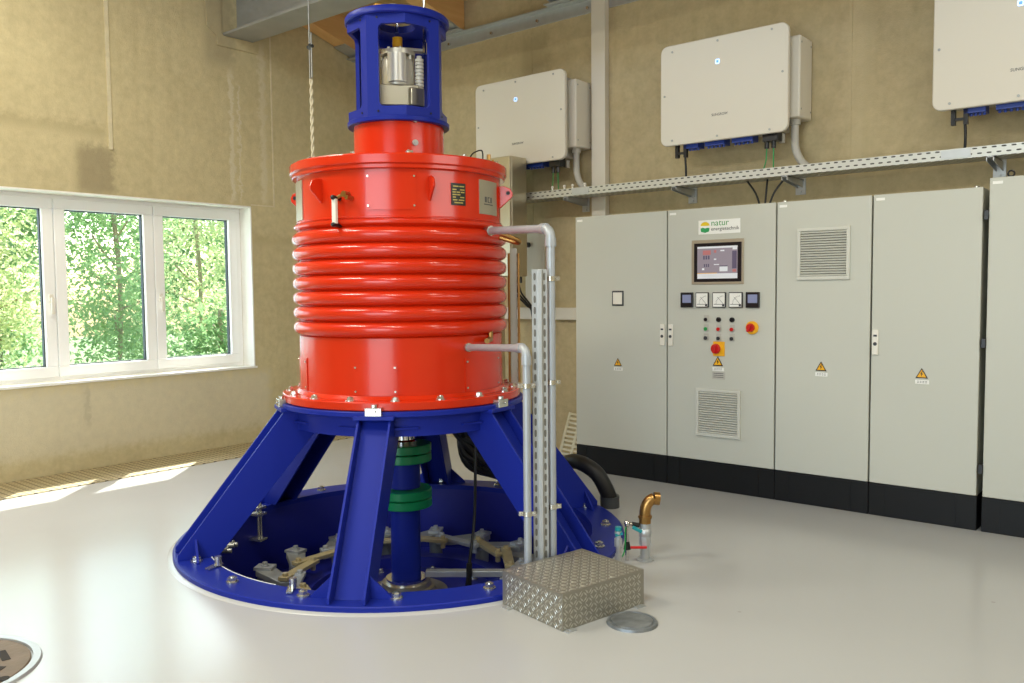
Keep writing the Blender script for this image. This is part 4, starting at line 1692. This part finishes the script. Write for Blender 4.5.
# meters
for i, xm in enumerate((-2.845, -2.728, -2.601, -2.481, -2.361)):
    zc = 1.325
    if i in (0, 4):
        b = B()
        b.box((xm, YC - 0.008, zc), (0.096, 0.016, 0.105))
        o = obj('digital_meter', b, BLACKG, parent=c2, smooth=False, bevel=0.004)
        b = B()
        b.box((xm + 0.002, YC - 0.0165, zc + 0.008), (0.066, 0.001, 0.056))
        obj('meter_display', b, LCD, parent=o, smooth=False)
    else:
        b = B()
        b.box((xm, YC - 0.007, zc), (0.098, 0.014, 0.105))
        o = obj('dial_meter', b, BLACKG, parent=c2, smooth=False, bevel=0.003)
        b = B()
        b.box((xm, YC - 0.0145, zc), (0.086, 0.001, 0.093))
        b.mi = 1
        b.box((xm - 0.002, YC - 0.0155, zc - 0.03), (0.07, 0.001, 0.003))
        b.box((xm + 0.033, YC - 0.0155, zc - 0.036), (0.016, 0.001, 0.016))
        for q in range(9):
            a = rad(95 + 10 * q)
            b.box((xm + 0.035 + 0.055 * math.cos(a), YC - 0.0155, zc - 0.028 + 0.055 * math.sin(a)), (0.002, 0.001, 0.008), rot=(0, -(a - PI / 2), 0))
        b.box((xm + 0.012, YC - 0.0158, zc - 0.004), (0.0018, 0.001, 0.066), rot=(0, -0.75, 0))
        obj('dial_face', b, [LABELW, DGREY], parent=o, smooth=False)
# push buttons 3 x 3
kinds = [[(BLACKG, 1), (GREENB, 1), (WPLAST, 1)], [(BLACKG, 0), (REDB, 1), (WPLAST, 1)], [(BLACKG, 0), (REDB, 1), (WPLAST, 1)]]
for ix, xb in enumerate((-2.700, -2.606, -2.508)):
    for iz, zb in enumerate((1.190, 1.125, 1.062)):
        m_, pl_ = kinds[ix][iz]
        b = B()
        b.cyl((xb, YC, zb), (xb, YC - 0.010, zb), 0.017, seg=24)
        if pl_:
            b.box((xb, YC - 0.001, zb + 0.008), (0.036, 0.002, 0.048))
        o = obj('push_button', b, GREYPL if pl_ else BLACKG, parent=c2)
        b = B()
        b.cyl((xb, YC - 0.008, zb), (xb, YC - 0.017, zb), 0.0125, seg=20)
        if iz == 2:
            b.box((xb, YC - 0.020, zb), (0.007, 0.012, 0.022), rot=(0, 0.5, 0))
        obj('button_cap', b, DGREY if iz == 2 else m_, parent=o)
# rotary switches
for xs_, zs_, big in ((-2.372, 1.140, 0), (-2.622, 0.990, 1)):
    b = B()
    if big:
        b.box((xs_ + 0.018, YC - 0.003, zs_), (0.085, 0.006, 0.10))
    b.cyl((xs_ + (0 if big else 0.008), YC, zs_), (xs_ + (0 if big else 0.008), YC - 0.012, zs_), 0.044 if not big else 0.04, seg=32)
    o = obj('rotary_switch', b, SIGNY, parent=c2, bevel=0.002)
    b = B()
    b.cyl((xs_, YC - 0.012, zs_), (xs_, YC - 0.030, zs_), 0.036 if big else 0.03, 0.03 if big else 0.026, seg=28)
    b.box((xs_, YC - 0.036, zs_), (0.014, 0.016, 0.058), rot=(0, 0.15 if big else 0.5, 0))
    obj('switch_knob', b, REDB, parent=o, bevel=0.002)
warning(c2, -2.612, 0.905, s=0.078)
b = B()
b.box((-2.607, YC - 0.001, 0.805), (0.095, 0.002, 0.05))
b.mi = 1
for q in range(3):
    b.box((-2.607, YC - 0.0022, 0.82 - 0.013 * q), (0.075, 0.0004, 0.004))
obj('info_label', b, [GREYPL, TXTK], parent=c2, smooth=False)
vent(c2, -2.775, -2.442, 0.378, 0.712)

c3, d3 = cabinet(EDGES[2], EDGES[3], ZT, 'narrow grey control cabinet with one square vent near its top')
vent(c3, -2.065, -1.733, 1.452, 1.782)
warning(c3, -1.905, 0.905)
c4, d4 = cabinet(EDGES[3], EDGES[4] - 0.001, ZT, 'narrow plain grey control cabinet with a warning triangle and a lock handle')
lock(d4, EDGES[3] + 0.03, 1.068)
warning(d4, -1.312, 0.893)
c5, d5 = cabinet(EDGES[4] + 0.021, EDGES[4] + 0.821, 2.004, 'slightly taller grey control cabinet cut off by the picture edge')
eyebolt(c5, EDGES[4] + 0.12, 2.004)
for z in (1.80, 1.08, 0.36):
    b = B()
    b.box((EDGES[4] + 0.014, YC + 0.004, z), (0.024, 0.028, 0.055))
    obj('hinge', b, BLACKG, parent=c5, bevel=0.003)
for x_ in (EDGES[2] + 0.03, EDGES[4] - 0.05):
    b = B()
    b.cyl((x_, YC + 0.06, ZT - 0.006), (x_, YC + 0.06, ZT + 0.012), 0.016, seg=12)
    obj('roof_bolt', b, ZINC, parent=c3 if x_ < -2 else c4)

# ------------------------------------------------------------------ cable tray with brackets
tx0, tx1 = -5.2, 1.6
root = thing('cable_tray', 'long perforated metal cable tray above the grey cabinets', 'cable tray', loc=(-2, 5.7, 2.16))
b = B()
b.span(tx0, tx1, 5.598, 5.600, 2.155, 2.215)
b.span(tx0, tx1, 5.798, 5.800, 2.155, 2.215)
obj('tray_side', b, TRAYM, parent=root, smooth=False)
b = B()
b.span(tx0, tx1, 5.598, 5.802, 2.153, 2.155)
obj('tray_base', b, TRAYB, parent=root, smooth=False)
for xx in (-3.9, -1.2):
    b = B()
    b.box((xx, 5.596, 2.185), (0.16, 0.003, 0.05))
    obj('splice_plate', b, GALV, parent=root, smooth=False)
for xx in (-4.18, -4.06, -3.98, -3.86):
    b = B()
    b.cyl((xx, 5.605, 2.215), (xx, 5.605, 2.235), 0.008, seg=8)
    b.sphere((xx, 5.605, 2.238), 0.012)
    obj('tray_clip', b, WPLAST, parent=root)
for xx in (-4.05, -3.07, -2.24, -1.02, -0.1):
    b = B()
    b.prism([(xx - 0.02, YB - 0.008, 2.095), (xx - 0.02, YB - 0.008, 2.152), (xx - 0.02, 5.60, 2.152), (xx - 0.02, 5.60, 2.125)], (0.004, 0, 0))
    b.prism([(xx + 0.016, YB - 0.008, 2.095), (xx + 0.016, YB - 0.008, 2.152), (xx + 0.016, 5.60, 2.152), (xx + 0.016, 5.60, 2.125)], (0.004, 0, 0))
    b.span(xx - 0.02, xx + 0.02, 5.60, YB - 0.008, 2.148, 2.152)
    b.span(xx - 0.035, xx + 0.035, YB - 0.008, YB - 0.001, 2.05, 2.17)
    b.cyl((xx, YB - 0.02, 2.07), (xx, YB - 0.006, 2.07), 0.010, seg=6)
    obj('tray_bracket', b, GALV, parent=root, smooth=False)

# ------------------------------------------------------------------ white ducts on the wall
b = B()
b.span(-3.955, -3.822, YB - 0.062, YB - 0.001, 0.02, 4.02)
o = obj('vertical_duct', b, WHITEP, at=(-3.888, YB, 0.02), smooth=False, bevel=0.004)
tag(o, 'tall white cable duct running up the back wall between two inverters', 'cable duct')
b = B()
b.span(-3.90, -3.885, YB - 0.064, YB - 0.061, 3.6, 3.75)
q = obj('duct_notch', b, BLACKG, at=(-3.888, YB, 0.02), smooth=False)
q.parent = o
b = B()
b.span(-5.05, -3.962, YB - 0.045, YB - 0.001, 1.15, 1.252)
tag(obj('horizontal_duct', b, WHITEP, at=(-4.5, YB, 1.15), smooth=False, bevel=0.003), 'horizontal white cable duct low on the back wall beside the first cabinet', 'cable duct')

# ------------------------------------------------------------------ inverters
def inverter(x0, label):
    """x0: plate edge towards the machine"""
    w, z0, z1 = 0.955, 2.443, 3.160
    x1 = x0 + w
    root = thing('inverter', label, 'inverter', loc=(x0 + w / 2, YB, z0), group='white solar inverters on the back wall')
    yf = 5.575
    b = B()
    b.prism(rrect(x0, x1, z0, z1, 0.055, yf), (0, 0.035, 0))
    pl = obj('front_cover', b, WHITEP, parent=root, bevel=0.006)
    b = B()
    for ux, uz in ((0.10, 0.93), (0.47, 0.955), (0.88, 0.955), (0.035, 0.5), (0.96, 0.55), (0.10, 0.05), (0.47, 0.04), (0.87, 0.035)):
        xx, zz = x0 + w * ux, z0 + (z1 - z0) * uz
        b = B()
        b.cyl((xx, yf + 0.001, zz), (xx, yf - 0.004, zz), 0.008, seg=12)
        obj('cover_screw', b, CAST, parent=pl)
    b = B()
    lx, lz = x0 + w * 0.47, z0 + (z1 - z0) * 0.755
    b.prism(rrect(lx - 0.017, lx + 0.017, lz - 0.017, lz + 0.017, 0.01, yf - 0.001), (0, 0.002, 0))
    b.mi = 1
    b.prism(rrect(lx - 0.009, lx + 0.009, lz - 0.009, lz + 0.009, 0.005, yf - 0.0016), (0, 0.001, 0))
    b.mi = 0
    obj('status_lamp', b, [LEDW, LED], parent=pl, smooth=False)
    text('maker_lettering', 'SUNGROW', 0.025, TXTK, pl, wall_frame(x0 + w * 0.425, yf - 0.0006, z0 + (z1 - z0) * 0.235), sx=0.95)
    b = B()
    b.span(x0 + 0.07, x1 - 0.09, yf + 0.035, YB - 0.06, z0 + 0.03, z1 - 0.03)
    obj('inverter_body', b, GREYPL, parent=root, smooth=False, bevel=0.01)
    b = B()
    b.span(x0 + 0.2, x1 - 0.2, YB - 0.06, YB - 0.001, z0 + 0.2, z1 - 0.1)
    obj('wall_mount', b, GALV, parent=root, smooth=False)
    b = B()
    for u0, u1 in ((0.17, 0.29), (0.345, 0.50), (0.56, 0.72)):
        b = B()
        b.span(x0 + w * u0, x0 + w * u1, yf + 0.05, yf + 0.15, z0 - 0.025, z0 + 0.03)
        for q in range(5):
            xx = x0 + w * (u0 + (u1 - u0) * (q + 0.5) / 5)
            b.cyl((xx, yf + 0.08, z0 - 0.04), (xx, yf + 0.08, z0 - 0.02), 0.008, seg=8)
        obj('string_connector', b, BLUEP, parent=root, smooth=False)
    b = B()
    for ux in (0.11, 0.18):
        b.span(x0 + w * ux - 0.012, x0 + w * ux + 0.012, yf + 0.05, yf + 0.08, z0 - 0.085, z0 + 0.03)
    b.span(x0 + w * 0.11, x0 + w * 0.18, yf + 0.05, yf + 0.08, z0 - 0.06, z0 - 0.045)
    obj('antenna_bracket', b, BLACKG, parent=root, smooth=False)
    b = B()
    b.span(x0 + w * 0.80, x0 + w * 0.91, yf + 0.04, yf + 0.12, z0 - 0.045, z0 + 0.03)
    for ux in (0.82, 0.87):
        b.cyl((x0 + w * ux, yf + 0.07, z0 - 0.09), (x0 + w * ux, yf + 0.07, z0 - 0.04), 0.016, seg=10)
    obj('cable_gland', b, BLACKG, parent=root, smooth=False)
    b = B()
    b.tube([(x0 + w * 0.175, yf + 0.065, z0 - 0.08), (x0 + w * 0.178, yf + 0.07, z0 - 0.16), (x0 + w * 0.17, yf + 0.09, 2.175)], 0.008, smooth=4)
    obj('data_cable', b, BLACK, parent=root)
    b = B()
    b.tube([(x0 + w * 0.82, yf + 0.07, z0 - 0.09), (x0 + w * 0.81, yf + 0.075, z0 - 0.18), (x0 + w * 0.77, yf + 0.09, 2.18)], 0.004, smooth=4)
    b.tube([(x0 + w * 0.87, yf + 0.07, z0 - 0.09), (x0 + w * 0.865, yf + 0.08, z0 - 0.2), (x0 + w * 0.86, yf + 0.10, 2.18)], 0.004, smooth=4)
    obj('earth_wire', b, GREENB, parent=root)
    # side terminal box
    bx0_, bx1_ = x1 - 0.088, x1 + 0.045
    b = B()
    b.span(bx0_, bx1_, 5.665, YB - 0.012, 2.545, 3.085)
    sb_ = obj('terminal_box', b, WHITEP, parent=root, bevel=0.012)
    b = B()
    for yy_ in (5.69, 5.86):
        for zz_ in (2.60, 3.04):
            b = B()
            b.cyl((bx1_ - 0.001, yy_, zz_), (bx1_ + 0.003, yy_, zz_), 0.006, seg=10)
            obj('box_screw', b, CAST, parent=sb_)
    b = B()
    xm = (bx0_ + bx1_) / 2
    b.tube([(xm, 5.76, 2.56), (xm, 5.76, 2.44), (xm + 0.01, 5.755, 2.34), (xm + 0.06, 5.74, 2.25), (xm + 0.14, 5.72, 2.19), (xm + 0.20, 5.71, 2.17)], 0.026, seg=14, smooth=7)
    co = obj('conduit', b, GREYPL, parent=root)
    b = B()
    b.cyl((xm, 5.76, 2.51), (xm, 5.76, 2.55), 0.036, seg=12)
    obj('conduit_nut', b, GREYPL, parent=co)
    b = B()
    b.cyl((xm - 0.09, 5.76, 2.40), (xm - 0.09, 5.76, 2.46), 0.02, seg=10)
    obj('conduit_nut', b, GREYPL, parent=co)
    return root


inv = inverter(-3.166, 'white wall inverter above the cabinet with the touch screen')
src = Vector(inv.location)
copy_tree(inv, src + Vector((-1.818, 0, 0.008)), 'white wall inverter beside the tall white duct, next to the red generator')
copy_tree(inv, src + Vector((1.836, 0, 0)), 'white wall inverter cut off by the picture edge above the taller cabinet')

# thin cables rising from the cabinet roof to the tray
b = B()
for dx_, tx_ in ((-0.075, -0.15), (0.0, 0.0), (0.06, 0.13)):
    b.tube([(-2.40 + dx_ * 0.4, 5.66, ZT - 0.006), (-2.40 + dx_, 5.68, 2.06), (-2.40 + tx_, 5.70, 2.156)], 0.007, seg=8, smooth=3)
tag(obj('roof_cables', b, BLACK, at=(-2.4, 5.66, ZT)), 'three thin black cables fanning up from the screen cabinet to the tray', 'cables')

# ------------------------------------------------------------------ steel box and white box on the wall behind the machine
x_r, y_b = -4.40, 5.55
root = thing('steel_enclosure', 'tall brushed steel enclosure standing half hidden behind the red generator', 'enclosure', loc=(x_r - 0.2, y_b, 0))
b = B()
b.span(x_r - 0.40, x_r, y_b - 0.205, y_b, 1.515, 2.492)
obj('enclosure_body', b, STEEL, parent=root, smooth=False, bevel=0.014)
b = B()
b.span(x_r - 0.395, x_r - 0.005, y_b - 0.219, y_b - 0.205, 1.52, 2.487)
obj('enclosure_door', b, STEEL, parent=root, smooth=False, bevel=0.004)
b = B()
b.span(x_r - 0.28, x_r - 0.22, y_b - 0.10, y_b - 0.04, 0.006, 1.515)
b.span(x_r - 0.34, x_r - 0.16, y_b - 0.16, y_b + 0.02, 0.0, 0.008)
obj('stand_post', b, STEEL, parent=root, smooth=False)
for q in range(5):
    yy_ = y_b - 0.18 + 0.035 * q
    b = B()
    b.cyl((x_r - 0.04, yy_, 1.465), (x_r - 0.04, yy_, 1.515), 0.010, seg=10)
    obj('cable_gland', b, BLACKG, parent=root)
for q in range(3):
    b = B()
    b.tube([(x_r - 0.04, y_b - 0.145 + 0.035 * q, 1.475), (x_r - 0.02, y_b - 0.14 + 0.04 * q, 1.38), (x_r + 0.02, y_b - 0.05 + 0.03 * q, 1.28), (x_r + 0.03, y_b + 0.02 + 0.02 * q, 1.18), (x_r + 0.0, y_b + 0.06, 0.6), (x_r - 0.02, y_b + 0.06, 0.01)], 0.008, smooth=4)
    obj('drop_cable', b, BLACK, parent=root)
root = thing('white_enclosure', 'white box on the back wall behind the galvanised pipe elbow', 'enclosure', loc=(-4.56, YB, 1.26))
b = B()
b.span(-4.683, -4.462, 5.87, YB - 0.002, 1.256, 1.97)
obj('enclosure_body', b, WHITEP, parent=root, smooth=False, bevel=0.008)
b = B()
b.cyl((-4.64, 5.872, 1.80), (-4.64, 5.84, 1.80), 0.022, seg=20)
b.cyl((-4.64, 5.842, 1.80), (-4.64, 5.83, 1.80), 0.014, seg=12)
obj('selector_knob', b, DGREY, parent=root)

# perforated vertical strip with pipes right behind the housing
root = thing('riser_rail', 'perforated upright rail with thin brass pipes close behind the red housing', 'cable rail', loc=(-3.62, 3.93, 0.85))
A = CAMA + rad(96)
c, s = math.cos(A), math.sin(A)
px_, py_ = CX + 0.66 * c, CY + 0.66 * s
root.location = (px_, py_, 0.803)
ORIG[root.name] = Vector((px_, py_, 0.803))
b = B()
b.box((px_, py_, 1.25), (0.04, 0.012, 0.80), rot=(0, 0, CAMA + PI / 2))
obj('rail', b, STRUTM, parent=root, smooth=False)
b = B()
for dt in (-0.03, 0.028):
    b.cyl((px_ + dt * math.cos(CAMA + PI / 2) + 0.02 * math.cos(CAMA), py_ + dt * math.sin(CAMA + PI / 2) + 0.02 * math.sin(CAMA), 0.86), (px_ + dt * math.cos(CAMA + PI / 2) + 0.02 * math.cos(CAMA), py_ + dt * math.sin(CAMA + PI / 2) + 0.02 * math.sin(CAMA), 1.62), 0.007, seg=10)
obj('thin_pipe', b, BRASS, parent=root)
b = B()
b.box((px_, py_, 0.825), (0.09, 0.06, 0.045), rot=(0, 0, CAMA))
obj('rail_foot', b, GALV, parent=root)

# leaning slotted cover
root = thing('slotted_panel', 'beige slotted metal panel leaning against the wall beside the first cabinet', 'panel', loc=(-4.02, 5.6, 0))
b = B()
W_, H_ = 0.30, 0.40
n_ = 11
Mx = Matrix.Translation((-4.02, 5.60, 0.004)) @ Matrix.Rotation(rad(-12), 4, 'Z') @ Matrix.Rotation(rad(-20), 4, 'X')
for (x0_, x1_) in ((-0.15, -0.12), (-0.015, 0.015), (0.12, 0.15)):
    b.span(x0_, x1_, -0.004, 0.004, 0, H_)
for q in range(n_):
    z = 0.012 + (H_ - 0.024) * q / (n_ - 1)
    b.span(-0.15, 0.15, -0.003, 0.003, z - 0.009, z + 0.009)
b.bm.transform(Mx)
obj('slotted_sheet', b, BEIGEP, parent=root, smooth=False)
b = B()
b.sphere((-3.838, 5.60, 0.03), 0.03, sz=1.0)
b.cyl((-3.838, 5.60, 0.03), (-3.838, 5.60, 0.10), 0.02, 0.014)
tag(obj('yellow_bottle', b, SIGNY, at=(-3.838, 5.60, 0)), 'tiny yellow bottle on the floor behind the black hose', 'bottle')

# hanging wire rope with its white rope end
root = thing('hanging_cable', 'thin steel cable with a white twisted rope hanging from the roof beam', 'cable', loc=(-5.645, 4.335, 3.74))
b = B()
xh, yh = -5.645, 4.33
b.cyl((xh, yh, 3.40), (xh, yh, 4.30), 0.006, seg=8)
b.cyl((xh + 0.025, yh, 3.12), (xh + 0.025, yh, 3.47), 0.006, seg=8)
b.cyl((xh, yh, 3.10), (xh, yh, 3.40), 0.006, seg=8)
b.box((xh + 0.01, yh, 4.19), (0.03, 0.06, 0.04))
obj('wire', b, CAST, parent=root)
b = B()
b.cyl((xh - 0.02, yh, 3.365), (xh + 0.04, yh, 3.365), 0.014, seg=10)
b.box((xh + 0.01, yh, 3.365), (0.03, 0.02, 0.045))
obj('wire_grip', b, DGREY, parent=root)
b = B()
for ph in (0, PI):
    b.tube([(xh + 0.012 + 0.008 * math.cos(ph + z * 42), yh + 0.008 * math.sin(ph + z * 42), z) for z in [3.11 - 0.01 * q for q in range(125)]], 0.0085, seg=6)
obj('rope', b, ROPE, parent=root)
